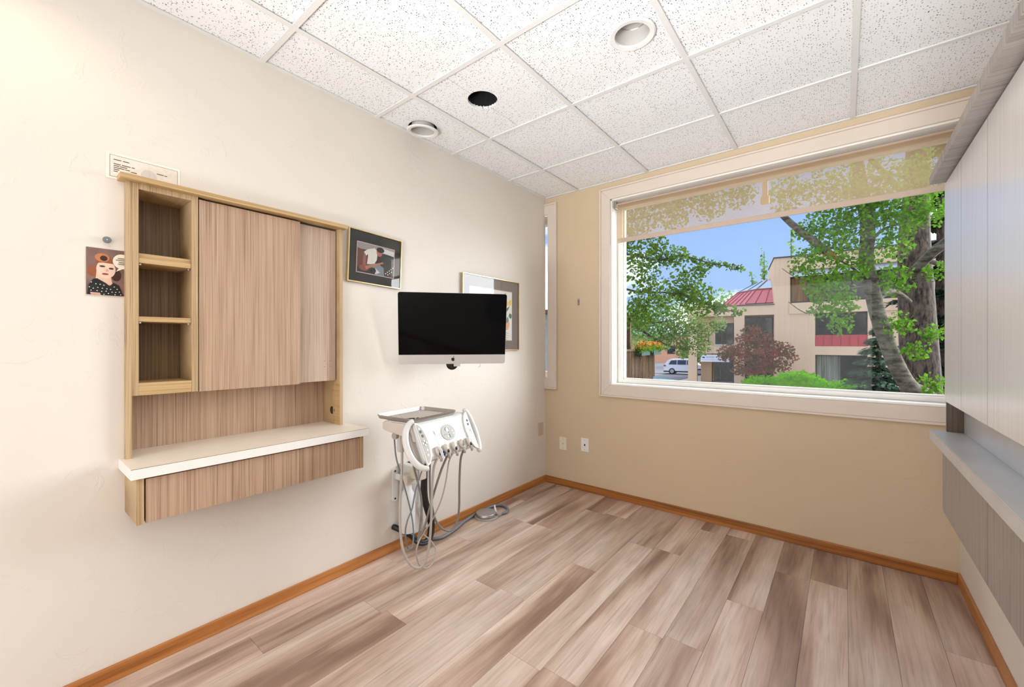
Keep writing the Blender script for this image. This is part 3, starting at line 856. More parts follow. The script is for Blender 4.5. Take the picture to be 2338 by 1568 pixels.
card = thing('photo_card', (0, 0.268, 1.536), 'photo card of a red-haired woman in polka dots with a speech bubble', 'photo')
flat(rect(-0.0585, 0.0585, -0.090, 0.088), 0.001, 'card', pc('card_edge', 214, 200, 186), card, 0.0008)
flat(rect(-0.0585, 0.0585, -0.085, 0.088), 0.0019, 'backdrop', pc('backdrop', 126, 98, 88, var=0.25, scale=14), card, 0.0002)
shp = [
    (ellipse(-0.040, 0.002, 0.016, 0.020, 18), pc('hair', 150, 84, 50)), (ellipse(0.022, -0.008, 0.014, 0.022, 18), pc('hair_d', 60, 26, 18)),
    ([(-0.030, 0.02), (-0.034, -0.03), (-0.012, -0.05), (0.012, -0.045), (0.006, -0.01)], pc('neck', 226, 190, 166)),
    (ellipse(-0.006, 0.012, 0.026, 0.034, 24), pc('skin', 236, 202, 180)),
    ([(-0.034, 0.03), (-0.030, 0.048), (-0.016, 0.062), (0.0, 0.060), (0.012, 0.050), (0.022, 0.036), (0.010, 0.034), (-0.012, 0.036), (-0.026, 0.034)], pc('hair', 150, 84, 50)),
    (ellipse(-0.016, 0.054, 0.020, 0.016, 18), pc('hair_l', 190, 122, 80)), (ellipse(-0.012, 0.052, 0.010, 0.010, 16), pc('hair_d', 60, 26, 18)),
    (ellipse(-0.016, 0.022, 0.008, 0.0035, 12), pc('eye', 70, 44, 40)), (ellipse(0.008, 0.016, 0.007, 0.0035, 12), pc('eye', 70, 44, 40)),
    (ellipse(-0.003, 0.008, 0.004, 0.006, 12), pc('nose', 216, 170, 148)), (ellipse(-0.008, -0.006, 0.009, 0.0035, 14), pc('lips', 150, 62, 60)),
    ([(-0.056, -0.085), (-0.052, -0.05), (-0.040, -0.028), (-0.030, -0.024), (-0.006, -0.040), (0.004, -0.050), (0.014, -0.036), (0.030, -0.046), (0.042, -0.085)], pc('dress', 16, 15, 16)),
    ([(-0.046, -0.085), (-0.048, -0.076), (-0.022, -0.077), (-0.020, -0.085)], pc('arm', 206, 158, 140)),
    (ellipse(0.038, 0.046, 0.026, 0.028, 26), pc('bubble', 240, 232, 214)), ([(0.030, 0.022), (0.020, 0.006), (0.042, 0.020)], pc('bubble', 240, 232, 214)),
]
for (a, b) in [(-0.045, -0.04), (-0.033, -0.045), (-0.022, -0.046), (-0.012, -0.048), (-0.05, -0.058), (-0.040, -0.062), (-0.028, -0.058), (-0.016, -0.06), (-0.004, -0.061), (0.006, -0.062), (0.016, -0.052), (0.024, -0.06), (-0.03, -0.07), (-0.018, -0.072), (-0.006, -0.07), (0.0, -0.078), (0.010, -0.072), (0.02, -0.072), (0.030, -0.07), (0.034, -0.08), (0.018, -0.081), (-0.046, -0.07), (-0.012, -0.082)]:
    shp.append((ellipse(a, b, 0.0017, 0.0017, 8), pc('dot', 240, 240, 236)))
for (a, b, c) in [(0.026, 0.050, 0.056), (0.020, 0.052, 0.049), (0.028, 0.048, 0.041), (0.026, 0.050, 0.034)]:
    shp.append((rect(a, b, c, c + 0.0025), pc('ink', 96, 78, 66)))
art(card, 0, 0, shp, 0.0021)
tack = thing('thumbtack', (0, 0.263, 1.656), 'grey round-headed thumbtack stuck in the wall above the photo card', 'thumbtack')
MB().lathe([(0.004, 0.0), (0.004, 0.012), (0.0115, 0.013), (0.0125, 0.016), (0.0115, 0.021), (0.006, 0.0225)], (0, 0, 0), 'x', 20).build('head', plain('knob_grey', srgb(112, 116, 122), 0.4), tack, local=True, smooth='auto')
MB().lathe([(0.003, 0.0225), (0.002, 0.024)], (0, 0, 0), 'x', 10).build('centre', M['chrome'], tack, local=True, smooth='auto')

# ------------------------------------------------------------------ plates and hook
def plate(name, loc, normal, label, mat, kind, group='wall plates'):
    t = thing(name, loc, label, 'wall plate', group)
    if normal == 'x':
        t.rotation_euler = (0, 0, R(90))
    # local: x right, y into the wall
    MB().box(-0.037, 0.037, -0.006, -0.0005, -0.058, 0.058).build('cover', mat, t, local=True, bevel=0.0025)
    for z in (-0.042, 0.042):
        MB().lathe([(0.0035, -0.007), (0.0035, -0.0058)], (0, 0, z), 'y', 10).build('screw', M['steel'], t, local=True)
    if kind == 'coax':
        MB().lathe([(0.005, -0.014), (0.005, -0.006)], (0, 0, 0), 'y', 12).build('socket', M['gold'], t, local=True, smooth='auto')
    elif kind == 'phone':
        MB().box(-0.006, 0.006, -0.0068, -0.0058, -0.008, 0.008).build('socket', M['black'], t, local=True)
    return t
plate('cable_outlet', (0.193, FY, 0.378), 'y', 'ivory cable outlet on the far wall, nearer the room corner', M['ivory'], 'coax')
plate('phone_outlet', (0.412, FY, 0.398), 'y', 'white phone outlet on the far wall, nearer the large window', M['white'], 'phone')
plate('blank_plate', (0, 3.105, 0.495), 'x', 'tan blank wall plate on the left wall next to the corner', M['tanplate'], 'blank')
hk = thing('wall_hook', (0.348, FY, 1.634), 'small grey metal hook on the far wall between the windows', 'hook')
MB().prism(rrect(-0.011, 0.011, -0.032, 0.032, 0.010), -0.003, -0.0005, 'y').build('back_plate', M['steel'], hk, local=True)
MB().tube(bspline([(0, -0.003, 0.014), (0, -0.014, 0.0), (0, -0.018, -0.014), (0, -0.012, -0.024), (0, -0.004, -0.022)], 5), 0.0035, 8).build('prong', M['steel'], hk, local=True, smooth='auto')

# ================================================================== DENTAL DELIVERY UNIT
M['dwhite'] = plain('unit_white', srgb(218, 217, 214), 0.3, var=0.01)
M['dbeige'] = plain('unit_beige', srgb(208, 198, 186), 0.38, var=0.02)
M['dgrey'] = plain('unit_panel_grey', srgb(168, 162, 154), 0.45, var=0.02)
M['hose'] = plain('hose_grey', srgb(176, 168, 160), 0.5, var=0.03)
M['hose_d'] = plain('hose_dark_grey', srgb(122, 116, 110), 0.5, var=0.03)
M['hose_b'] = plain('hose_blue_grey', srgb(120, 126, 134), 0.5, var=0.03)
M['green'] = plain('green_plastic', srgb(64, 150, 40), 0.4)
M['teal'] = plain('teal_display', srgb(10, 92, 92), 0.25)
M['navy'] = plain('navy_print', srgb(40, 48, 110), 0.5)
M['bottle'] = plain('translucent_bottle', srgb(222, 224, 224), 0.35, var=0.01)
du = thing('dental_delivery_unit', (0.497, 1.285, 0.0), 'white wall-mounted dental delivery unit with hanging grey hoses', 'dental unit', rz=R(6.3))
LN = 0.408
prof = [(-0.205, 0.868), (-0.19, 0.876), (-0.01, 0.876), (0.008, 0.868), (0.082, 0.715), (0.084, 0.698), (0.07, 0.686), (0.03, 0.695), (-0.02, 0.775), (-0.05, 0.803), (-0.19, 0.822), (-0.205, 0.832)]
MB().prism([(a, b) for a, b in prof], 0.0, LN, 'y').build('head', M['dwhite'], du, local=True, bevel=0.006, seg=3)
MB().prism([(-0.2, 0.866), (-0.19, 0.872), (-0.012, 0.872), (0.0, 0.862), (0.03, 0.79), (-0.03, 0.79), (-0.05, 0.808), (-0.19, 0.827), (-0.2, 0.835)], -0.014, 0.0005, 'y').build('side_cover', M['dbeige'], du, local=True, bevel=0.005, seg=3)
MB().prism([(-0.2, 0.866), (-0.19, 0.872), (-0.012, 0.872), (0.0, 0.862), (0.03, 0.79), (-0.03, 0.79), (-0.05, 0.808), (-0.19, 0.827), (-0.2, 0.835)], LN - 0.0005, LN + 0.012, 'y').build('side_cover', M['dbeige'], du, local=True, bevel=0.005, seg=3)
# front face frame: e1 along the length, e2 down the slope, e3 outward
F0 = Vector((0.008, 0, 0.868)); F1 = Vector((0.082, 0, 0.715))
e2 = (F1 - F0).normalized(); e1 = Vector((0, 1, 0)); e3 = Vector((-e2.z, 0, e2.x)) * -1
if e3.x < 0: e3 = -e3
def fp(l, s, o=0.0):
    return F0 + e1 * l + e2 * s + e3 * o
def fprism(poly, o0, o1):
    n = len(poly)
    vs = [fp(l, s, o0) for l, s in poly] + [fp(l, s, o1) for l, s in poly]
    return MB().add(vs, [tuple(range(n)), tuple(range(n, 2 * n))] + [(i, (i + 1) % n, n + (i + 1) % n, n + i) for i in range(n)])
for sgn, cl, nm in ((-1, 0.004, 'l'), (1, LN - 0.004, 'r')):
    # D-shaped handle: an arc bulging outward past the end, and a control panel on the body side
    arc = []
    for i in range(25):
        t = R(-90 + 180 * i / 24)
        arc.append(fp(cl + sgn * 0.062 * math.cos(t), 0.098 + 0.118 * math.sin(t), 0.004 - 0.03 * math.cos(t)))
    MB().tube(arc, [0.013 + 0.004 * math.sin(math.pi * i / 24) for i in range(25)], 10).build('grab_handle', M['dwhite'], du, local=True, smooth=True)
    inner = [(cl, -0.012)] + [(cl - sgn * 0.052 * math.cos(R(-90 + 180 * i / 20)), 0.098 + 0.108 * math.sin(R(-90 + 180 * i / 20))) for i in range(21)] + [(cl, 0.212)]
    fprism(inner, -0.002, 0.009).build('panel_rim', M['dwhite'], du, local=True, bevel=0.003)
    pan = [(cl - sgn * (0.004 + 0.040 * math.cos(R(-90 + 180 * i / 20))), 0.098 + 0.098 * math.sin(R(-90 + 180 * i / 20))) for i in range(21)]
    pn = fprism(pan, 0.009, 0.0105).build('control_panel', M['dgrey'] if sgn < 0 else M['dwhite'], du, local=True)
    rec = [(cl + sgn * 0.038 * math.cos(R(-90 + 180 * i / 20)), 0.098 + 0.09 * math.sin(R(-90 + 180 * i / 20))) for i in range(21)]
    fprism(rec, -0.03, -0.022).build('handle_recess', M['dgrey'], du, local=True)
    for k2, (dl, ds) in enumerate([(0.018, 0.040), (0.022, 0.062)]):
        c = fp(cl - sgn * dl, ds, 0.0105)
        fprism(ellipse(cl - sgn * dl, ds, 0.0062, 0.0075, 14), 0.0105, 0.0125).build('button', M['black'] if sgn < 0 else M['navy'], pn, local=True)
    for k2, (dl, ds) in enumerate([(0.014, 0.024), (0.022, 0.088), (0.033, 0.098), (0.022, 0.108), (0.012, 0.098), (0.024, 0.134), (0.018, 0.158)]):
        fprism(ellipse(cl - sgn * dl, ds, 0.0048, 0.0055, 12), 0.0105, 0.012).build('button', M['white'], pn, local=True)
    cr = MB()
    for a in (45, 135):
        dx, dy = 0.013 * math.cos(R(a)), 0.014 * math.sin(R(a))
        px, py = 0.0012 * math.sin(R(a)), -0.0012 * math.cos(R(a))
        q = [(cl - sgn * 0.0225 + dx + px, 0.098 + dy + py), (cl - sgn * 0.0225 + dx - px, 0.098 + dy - py), (cl - sgn * 0.0225 - dx - px, 0.098 - dy - py), (cl - sgn * 0.0225 - dx + px, 0.098 - dy + py)]
        cr.add([fp(l, s, 0.0108) for l, s in q] + [fp(l, s, 0.0116) for l, s in q], [(0, 1, 2, 3), (4, 5, 6, 7), (0, 1, 5, 4), (1, 2, 6, 5), (2, 3, 7, 6), (3, 0, 4, 7)])
    cr.build('printed_cross', M['hose_d'] if sgn < 0 else M['dgrey'], pn, local=True)
ov = fprism(ellipse(0.218, 0.075, 0.052, 0.043, 32), -0.001, 0.003).build('gauge_panel', M['dgrey'], du, local=True)
gp = [fp(0.215 + 0.014 * math.cos(R(a)), 0.062 - 0.014 * math.sin(R(a)), 0.004) for a in range(-80, 200, 14)]
MB().tube(gp, 0.0028, 6).build('gauge_ring', M['steel'], ov, local=True, smooth=True)
fprism(ellipse(0.215, 0.062, 0.012, 0.012, 16), 0.003, 0.0038).build('gauge_dial', M['white'], ov, local=True)
fprism(rect(0.220, 0.242, 0.086, 0.105), 0.003, 0.005).build('display', M['teal'], ov, local=True)
for (l, s) in [(0.249, 0.072), (0.252, 0.088), (0.206, 0.097)]:
    fprism(ellipse(l, s, 0.005, 0.005, 10), 0.003, 0.0045).build('button', M['white'], ov, local=True)
fprism(rect(0.178, 0.205, 0.082, 0.0845), 0.003, 0.0035).build('printed_line', M['hose_b'], ov, local=True)
for i in range(5):
    l = 0.095 + 0.0615 * i
    h = MB()
    c = fp(l, 0.155, 0.010)
    h.ball((0, 0, 0), (1, 1, 1), 16, 10)
    h.v = [tuple(c + e1 * (p[0] * 0.017) + e2 * (p[1] * 0.026) + e3 * (p[2] * 0.012)) for p in h.v]
    hd = h.build('holder', M['dbeige'], du, local=True, smooth=True)
    MB().tube([fp(l, 0.178, 0.010), fp(l, 0.195, 0.014), fp(l, 0.206, 0.008)], [0.0085, 0.008, 0.006], 8).build('hook', M['dgrey'], hd, local=True, smooth=True)
    if i in (1, 2, 4, 0):
        g = MB().ball((0, 0, 0), (1, 1, 1), 12, 8)
        c2 = fp(l + 0.001, 0.166, 0.0165)
        g.v = [tuple(c2 + e1 * (p[0] * 0.010) + e2 * (p[1] * 0.013) + e3 * (p[2] * 0.006)) for p in g.v]
        g.build('socket', M['black'], hd, local=True, smooth=True)
MB().tube(bspline([fp(0.098, 0.165, 0.026), fp(0.094, 0.12, 0.03), fp(0.090, 0.080, 0.032), fp(0.083, 0.066, 0.035), fp(0.076, 0.058, 0.04)], 4), 0.0022, 8).build('syringe_tip', M['chrome'], du, local=True, smooth=True)
MB().tube([fp(0.098, 0.15, 0.024), fp(0.100, 0.195, 0.022)], 0.008, 10).build('syringe_body', M['steel'], du, local=True, smooth='auto')
MB().tube([fp(0.106, 0.165, 0.03), fp(0.112, 0.176, 0.034), fp(0.106, 0.186, 0.03)], 0.005, 8).build('syringe_button', M['navy'], du, local=True, smooth=True)
MB().tube([fp(0.275, 0.166, 0.022), fp(0.292, 0.135, 0.026)], [0.006, 0.0025], 8).build('handpiece_tip', M['dgrey'], du, local=True, smooth=True)
hoses = {
 'a': ([(0.08, 0.093, 0.698), (0.066, 0.081, 0.644), (0.052, 0.084, 0.505), (0.038, 0.093, 0.375), (0.025, 0.094, 0.259), (0.011, 0.082, 0.173), (-0.003, 0.053, 0.145), (-0.017, 0.008, 0.174), (-0.031, -0.027, 0.252), (-0.045, -0.034, 0.342), (-0.058, -0.026, 0.457), (-0.072, -0.005, 0.569), (-0.086, 0.014, 0.686), (-0.1, 0.025, 0.815)], 0.0062, 'hose'),
 'b': ([(0.08, 0.171, 0.696), (0.065, 0.141, 0.628), (0.05, 0.107, 0.528), (0.035, 0.083, 0.434), (0.02, 0.073, 0.366), (0.005, 0.053, 0.308), (-0.01, 0.05, 0.28), (-0.025, 0.079, 0.334), (-0.04, 0.106, 0.416), (-0.055, 0.112, 0.488), (-0.07, 0.102, 0.565), (-0.085, 0.091, 0.642), (-0.1, 0.071, 0.81)], 0.0058, 'hose_d'),
 'c': ([(0.08, 0.21, 0.693), (0.068, 0.194, 0.653), (0.056, 0.184, 0.552), (0.045, 0.164, 0.466), (0.033, 0.13, 0.398), (0.021, 0.098, 0.351), (0.009, 0.057, 0.307), (-0.002, 0.035, 0.258), (-0.014, 0.043, 0.209), (-0.026, 0.076, 0.141), (-0.038, 0.141, 0.092), (-0.049, 0.209, 0.1), (-0.061, 0.232, 0.148), (-0.073, 0.206, 0.202), (-0.085, 0.162, 0.256), (-0.096, 0.156, 0.322), (-0.108, 0.149, 0.387), (-0.12, 0.159, 0.448), (-0.12, 0.17, 0.815)], 0.0040, 'hose'),
 'd': ([(0.08, 0.301, 0.693), (0.072, 0.285, 0.645), (0.064, 0.284, 0.511), (0.056, 0.291, 0.375), (0.048, 0.278, 0.297), (0.04, 0.237, 0.271), (0.032, 0.178, 0.304), (0.024, 0.14, 0.361), (0.016, 0.126, 0.422), (0.008, 0.116, 0.518), (0.0, 0.123, 0.75)], 0.0060, 'hose_d'),
 'e': ([(0.03, 0.067, 0.69), (0.016, 0.042, 0.621), (0.002, 0.022, 0.545), (-0.012, 0.011, 0.454), (-0.025, -0.008, 0.397), (-0.039, -0.008, 0.333), (-0.053, 0.022, 0.244), (-0.067, 0.065, 0.229), (-0.081, 0.088, 0.286), (-0.095, 0.087, 0.379), (-0.108, 0.062, 0.499), (-0.122, 0.033, 0.613), (-0.136, 0.017, 0.703), (-0.15, 0.019, 0.82)], 0.0038, 'hose_b')}
for kx, (pts, r, mt) in hoses.items():
    MB().tube(bspline(pts, 6), r, 8).build('hose', M[mt], du, local=True, smooth=True)
# support column, wall bracket, water bottle (world coordinates turned into the unit's frame)
ca, sa = math.cos(R(-6.3)), math.sin(R(-6.3))
def dl(x, y, z):
    x, y = x - 0.497, y - 1.285
    return (ca * x - sa * y, sa * x + ca * y, z)
def wb():
    return MB(xf=dl)
wb().lathe([(0.021, 0.52), (0.021, 0.79)], (0.20, 1.565, 0), 'z', 20).build('column', M['steel'], du, local=True, smooth='auto')
wb().lathe([(0.0235, 0.545), (0.0235, 0.552)], (0.20, 1.565, 0), 'z', 20).build('column_ring', M['black'], du, local=True, smooth='auto')
wb().box(0.17, 0.36, 1.545, 1.60, 0.775, 0.80).build('arm', M['dwhite'], du, local=True, bevel=0.006)
wb().prism(rrect(1.60, 1.70, 0.09, 0.53, 0.012), 0.013, 0.075, 'x').build('utility_housing', M['dwhite'], du, local=True, bevel=0.006)
wb().box(0.0, 0.16, 1.57, 1.64, 0.46, 0.53).build('wall_arm', M['dwhite'], du, local=True, bevel=0.006)
wb().box(0.14, 0.23, 1.54, 1.60, 0.47, 0.53).build('knuckle', M['dbeige'], du, local=True, bevel=0.01)
br = wb().prism(rrect(1.517, 1.556, 0.305, 0.508, 0.012), 0.0005, 0.008, 'x').build('wall_bracket', M['white'], du, local=True, bevel=0.001)
for z in (0.322, 0.49):
    wb().lathe([(0.006, 0.0075), (0.006, 0.009)], (0, 1.5365, z), 'x', 12).build('bolt', M['black'], br, local=True)
wb().box(0.008, 0.13, 1.535, 1.552, 0.44, 0.475).build('bracket_arm', M['white'], du, local=True, bevel=0.004)
wb().box(0.085, 0.155, 1.510, 1.578, 0.435, 0.49).build('bottle_clamp', M['dbeige'], du, local=True, bevel=0.008)
wb().lathe([(0.040, 0.150), (0.044, 0.156), (0.044, 0.345), (0.040, 0.372), (0.025, 0.40), (0.022, 0.44)], (0.12, 1.545, 0), 'z', 24).build('water_bottle', M['bottle'], du, local=True, smooth='auto')
wb().tube(bspline([(0.14, 1.655, 0.50), (0.12, 1.66, 0.33), (0.11, 1.69, 0.25), (0.10, 1.73, 0.15), (0.10, 1.735, 0.08), (0.11, 1.70, 0.035), (0.11, 1.64, 0.05), (0.09, 1.58, 0.11), (0.04, 1.53, 0.15), (0.012, 1.52, 0.155)], 5), 0.0165, 10).build('umbilical', M['black'], du, local=True, smooth=True)
wb().tube(bspline([(0.14, 1.67, 0.55), (0.13, 1.675, 0.35), (0.115, 1.71, 0.24), (0.11, 1.75, 0.14), (0.11, 1.74, 0.05), (0.12, 1.69, 0.026), (0.12, 1.62, 0.05), (0.07, 1.57, 0.12), (0.012, 1.545, 0.14)], 5), 0.010, 8).build('umbilical', M['dark'], du, local=True, smooth=True)
wb().lathe([(0.017, 0.70), (0.020, 0.715), (0.020, 0.765), (0.014, 0.785)], (0.325, 1.345, 0), 'z', 16).build('cup_fitting', M['bottle'], du, local=True, smooth='auto')
MB().box(-0.10, -0.085, 0.028, 0.05, 0.745, 0.825).build('green_clip', M['green'], du, local=True, bevel=0.002)
MB().lathe([(0.017, -0.008), (0.017, 0.010)], (-0.12, 0.0, 0.803), 'y', 16).build('swivel', M['dgrey'], du, local=True, smooth='auto')
# steel tray on top
tr = thing('instrument_tray', (0.497, 1.285, 0.8775), 'stainless steel instrument tray lined with grey paper on the dental unit', 'tray', rz=R(6.3))
o_ = rrect(-0.272, 0.004, -0.002, 0.344, 0.03, 6)
i_ = [(-0.134 + (a + 0.134) * 0.945, 0.171 + (b - 0.171) * 0.955) for a, b in o_]
nn = len(o_)
tb = MB().add([(a, b, 0.020) for a, b in o_] + [(a, b, 0.021) for a, b in [(-0.134 + (p + 0.134) * 0.985, 0.171 + (q - 0.171) * 0.985) for p, q in o_]] + [(a, b, 0.002) for a, b in i_] + [(a, b, 0.0005) for a, b in i_] + [(a, b, 0.019) for a, b in o_],
              [(i, (i + 1) % nn, nn + (i + 1) % nn, nn + i) for i in range(nn)] + [(nn + i, nn + (i + 1) % nn, 2 * nn + (i + 1) % nn, 2 * nn + i) for i in range(nn)] + [tuple(range(2 * nn, 3 * nn))] + [tuple(range(3 * nn, 4 * nn))] + [(3 * nn + i, 3 * nn + (i + 1) % nn, 4 * nn + (i + 1) % nn, 4 * nn + i) for i in range(nn)] + [(4 * nn + i, 4 * nn + (i + 1) % nn, (i + 1) % nn, i) for i in range(nn)])
tb.build('pan', M['tray'], tr, local=True, smooth='auto')
MB().prism([(-0.134 + (a + 0.134) * 0.9, 0.165 + (b - 0.165) * 0.9) for a, b in i_], 0.0025, 0.0035, 'z').build('paper_liner', plain('grey_liner', srgb(190, 182, 172), 0.8, var=0.14, scale=120), tr, local=True)
MB().tube([(-0.10, 0.045, 0.0065), (-0.065, 0.082, 0.0065)], [0.002, 0.004], 6).tube([(-0.060, 0.088, 0.0065), (-0.052, 0.098, 0.0065)], 0.004, 6).build('burnt_mark', M['dark'], tr, local=True, label='dark burnt sliver')
# foot control
fc = thing('foot_control', (0.105, 2.262, 0.0), 'grey round dental foot pedal with hose on the floor by the baseboard', 'foot pedal')
MB().lathe([(0.088, 0.0005), (0.088, 0.008), (0.082, 0.012)], (0.105, 2.262, 0), 'z', 32).build('base_plate', M['dgrey'], fc, smooth='auto')
MB().lathe([(0.068, 0.014), (0.074, 0.018), (0.074, 0.032), (0.070, 0.037), (0.02, 0.040)], (0.105, 2.255, 0), 'z', 32).build('pedal_disc', M['steel'], fc, smooth='auto')
MB().box(0.145, 0.185, 2.30, 2.345, 0.004, 0.03).build('connector', M['dgrey'], fc, bevel=0.006)
MB().tube([(0.150, 2.315, 0.028), (0.138, 2.318, 0.05), (0.132, 2.32, 0.075)], [0.010, 0.007, 0.004], 8).build('toggle', M['white'], fc, smooth=True)
hp = [(0.06, 1.744, 0.013), (0.112, 1.819, 0.012), (0.095, 1.95, 0.012), (0.05, 2.10, 0.012), (0.026, 2.26, 0.012), (0.028, 2.40, 0.012), (0.065, 2.472, 0.012), (0.143, 2.455, 0.012), (0.186, 2.392, 0.012), (0.17, 2.345, 0.014)]
MB().tube(bspline(hp, 7), 0.0105, 8).build('hose', M['hose_b'], fc, smooth=True)
# ================================================================== OUTSIDE
G = -2.1
M['asphalt'] = plain('asphalt', srgb(128, 126, 128), 0.9, var=0.06, scale=3)
M['concrete'] = plain('concrete', srgb(214, 206, 194), 0.9, var=0.05, scale=2)
M['line'] = plain('parking_line', srgb(238, 238, 236), 0.8, var=0.02)
def stucco(name, c):
    t = MT(name)
    mp = t.coords((9.0, 9.0, 0.3))
    n1 = t.n('ShaderNodeTexNoise', i_Scale=1.0, i_Detail=3.0)
    t.l(mp.outputs[0], n1.inputs['Vector'])
    r = t.ramp(n1.outputs['Fac'], [(0.35, tuple(k * 0.93 for k in c[:3])), (0.65, c)])
    t.l(r.outputs[0], t.b.inputs['Base Color'])
    t.set(Roughness=0.85)
    return t.m
M['siding'] = stucco('tan_grooved_siding', srgb(234, 202, 164))
M['fascia'] = plain('dark_roof_edge', srgb(70, 66, 68), 0.6)
M['wglass'] = plain('dark_building_glass', srgb(34, 32, 28), 0.08, var=0.3, scale=1.2)
M['wframe'] = plain('dark_window_frame', srgb(44, 38, 34), 0.5)
M['curtain'] = laminate('pale_curtain', srgb(150, 156, 140), srgb(116, 122, 108), srgb(78, 82, 72), 'x', 0.8, 9, 0.3)
M['wcurtain'] = laminate('amber_curtain', srgb(150, 108, 40), srgb(112, 78, 28), srgb(60, 42, 18), 'x', 0.7, 5, 0.3)
M['redroof'] = plain('red_metal_roof', srgb(206, 96, 100), 0.35, 0.0, var=0.05, scale=1)
M['redpanel'] = plain('red_metal_panel', srgb(200, 66, 70), 0.4, var=0.05, scale=1)
M['redseam'] = plain('red_seam', srgb(150, 52, 58), 0.4)
M['skyglass'] = plain('skylight_glass', srgb(196, 222, 230), 0.12, var=0.03, scale=1)
M['awning'] = plain('pale_awning', srgb(190, 196, 200), 0.3, var=0.05)
M['signw'] = plain('sign_white', srgb(240, 242, 246), 0.5, var=0.01)
ground = struct(MB().box(-60, 40, FY + 1.2, 120, G - 0.2, G).build('floor_outside', M['asphalt']), 'grey asphalt parking lot')
MB().box(-9.5, 14, 33.2, 46, G, G + 0.03).build('pavement', M['concrete'], ground)
for x in (-14.6, -17.2, -19.8):
    MB().prism([(x, 41.0), (x + 0.12, 41.0), (x + 1.2, 46), (x + 1.08, 46)], G, G + 0.005, 'z').build('parking_line', M['line'], ground)
# ---------------------------------------------------- tan office building
P0 = Vector((-1.17, 38.97, 0)); DLv = Vector((-0.983, -0.182, 0)); DN = Vector((-0.182, 0.983, 0))
bd = thing('office_building', (P0.x, P0.y, G), 'tan three-storey office building with red metal roof across the parking lot', 'building')
def lf(s, o, z):
    p = P0 + DLv * s + DN * o
    return (p.x, p.y, z)
def rf(s, o, z):
    return (P0.x + s, P0.y + o, z)
def LB():
    return MB(xf=lf)
def RB():
    return MB(xf=rf)
sd = M['siding']
LB().box(-0.02, 7.38, 0, 0.5, 3.57, 4.35).box(1.02, 7.38, 0.5, 9, 4.0, 4.2).build('parapet', sd, bd)
LB().box(1.0, 7.43, -0.06, 0.55, 4.35, 4.42).build('parapet_cap', M['fascia'], bd)
for a, b in ((0.0, 1.02), (3.08, 3.84), (6.66, 7.36)):
    LB().box(a, b, 0, 1.0, G, 3.57).build('pier', sd, bd)
LB().box(3.84, 6.66, 0, 0.5, 0.42, 1.12).build('spandrel', sd, bd)
LB().box(1.02, 3.08, 0.25, 0.6, 0.42, 1.12).build('spandrel', sd, bd)
def lwin(s0, s1, z0, z1, off, cols, gm, parent=bd, B=LB):
    f = B()
    f.box(s0, s1, off - .06, off + .06, z0, z0 + .08).box(s0, s1, off - .06, off + .06, z1 - .08, z1)
    for i in range(cols + 1):
        x = s0 + (s1 - s0 - .07) * i / cols
        f.box(x, x + .07, off - .06, off + .06, z0, z1)
    fo = f.build('window', M['wframe'], parent)
    for i in range(cols):
        a = s0 + (s1 - s0) * i / cols
        b = s0 + (s1 - s0) * (i + 1) / cols
        B().box(a + .06, b - .01, off - .01, off + .01, z0 + .06, z1 - .06).build('pane', gm[i % len(gm)], fo)
lwin(3.86, 5.27, 1.2, 3.0, 0.9, 3, [M['wglass']])
lwin(5.75, 6.4, 1.45, 2.4, 0.9, 1, [M['wglass']])
LB().box(3.84, 6.66, 0.86, 1.06, 3.0, 3.57).box(5.27, 6.66, 0.86, 1.06, 0.9, 3.0).box(3.84, 5.27, 0.86, 1.06, 0.9, 1.2).build('recessed_wall', sd, bd)
LB().box(3.84, 5.3, -0.06, 0.9, 1.12, 1.2).build('window_sill', M['awning'], bd)
lwin(1.05, 3.06, 1.2, 3.45, 0.9, 2, [M['wglass']])
lwin(1.05, 3.06, G, 0.42, 0.9, 2, [M['wglass']])
# entrance recess
lwin(3.92, 5.42, G, 0.25, 2.5, 3, [M['wglass'], M['wglass'], M['wglass']])
LB().box(5.42, 6.45, 2.4, 2.6, G, 0.5).box(5.55, 6.42, 1.2, 2.4, G, 0.42).build('entrance_wall', sd, bd)
LB().box(3.84, 7.36, 0.5, 2.6, 0.42, 0.6).build('entrance_soffit', sd, bd)
sg = LB().box(4.18, 6.36, 0.02, 0.12, -0.28, 0.33).build('sign_board', M['signw'], bd, label='white sign board over the entrance')
LB().box(4.25, 6.29, 0.012, 0.018, -0.11, -0.10).build('sign_rule', M['hose_b'], sg)
tc_ = bpy.data.curves.new('sign_lettering', 'FONT')
tc_.body = 'WOOD RIVER CENTER'
tc_.size = 0.155
tc_.space_character = 1.42
tmp = bpy.data.objects.new('sign_lettering_curve', tc_)
COL.objects.link(tmp)
bpy.context.view_layer.update()
tme = bpy.data.meshes.new_from_object(tmp.evaluated_get(bpy.context.evaluated_depsgraph_get()))
bpy.data.objects.remove(tmp, do_unlink=True)
to = bpy.data.objects.new('sign_lettering', tme)
COL.objects.link(to)
tme.materials.clear()
tme.materials.append(M['navy'])
to['kind'] = 'stuff'
to.parent = sg
to.location = Vector(lf(5.93, 0.008, 0.07)) - Vector((P0.x, P0.y, G))
to.rotation_euler = (R(90), 0, math.atan2(0.182, 0.983))
LB().prism([(6.26, 0.04), (6.00, 0.04), (6.09, 0.16), (6.13, 0.12), (6.18, 0.17)], 0.008, 0.018, 'y').build('sign_emblem', M['navy'], sg)
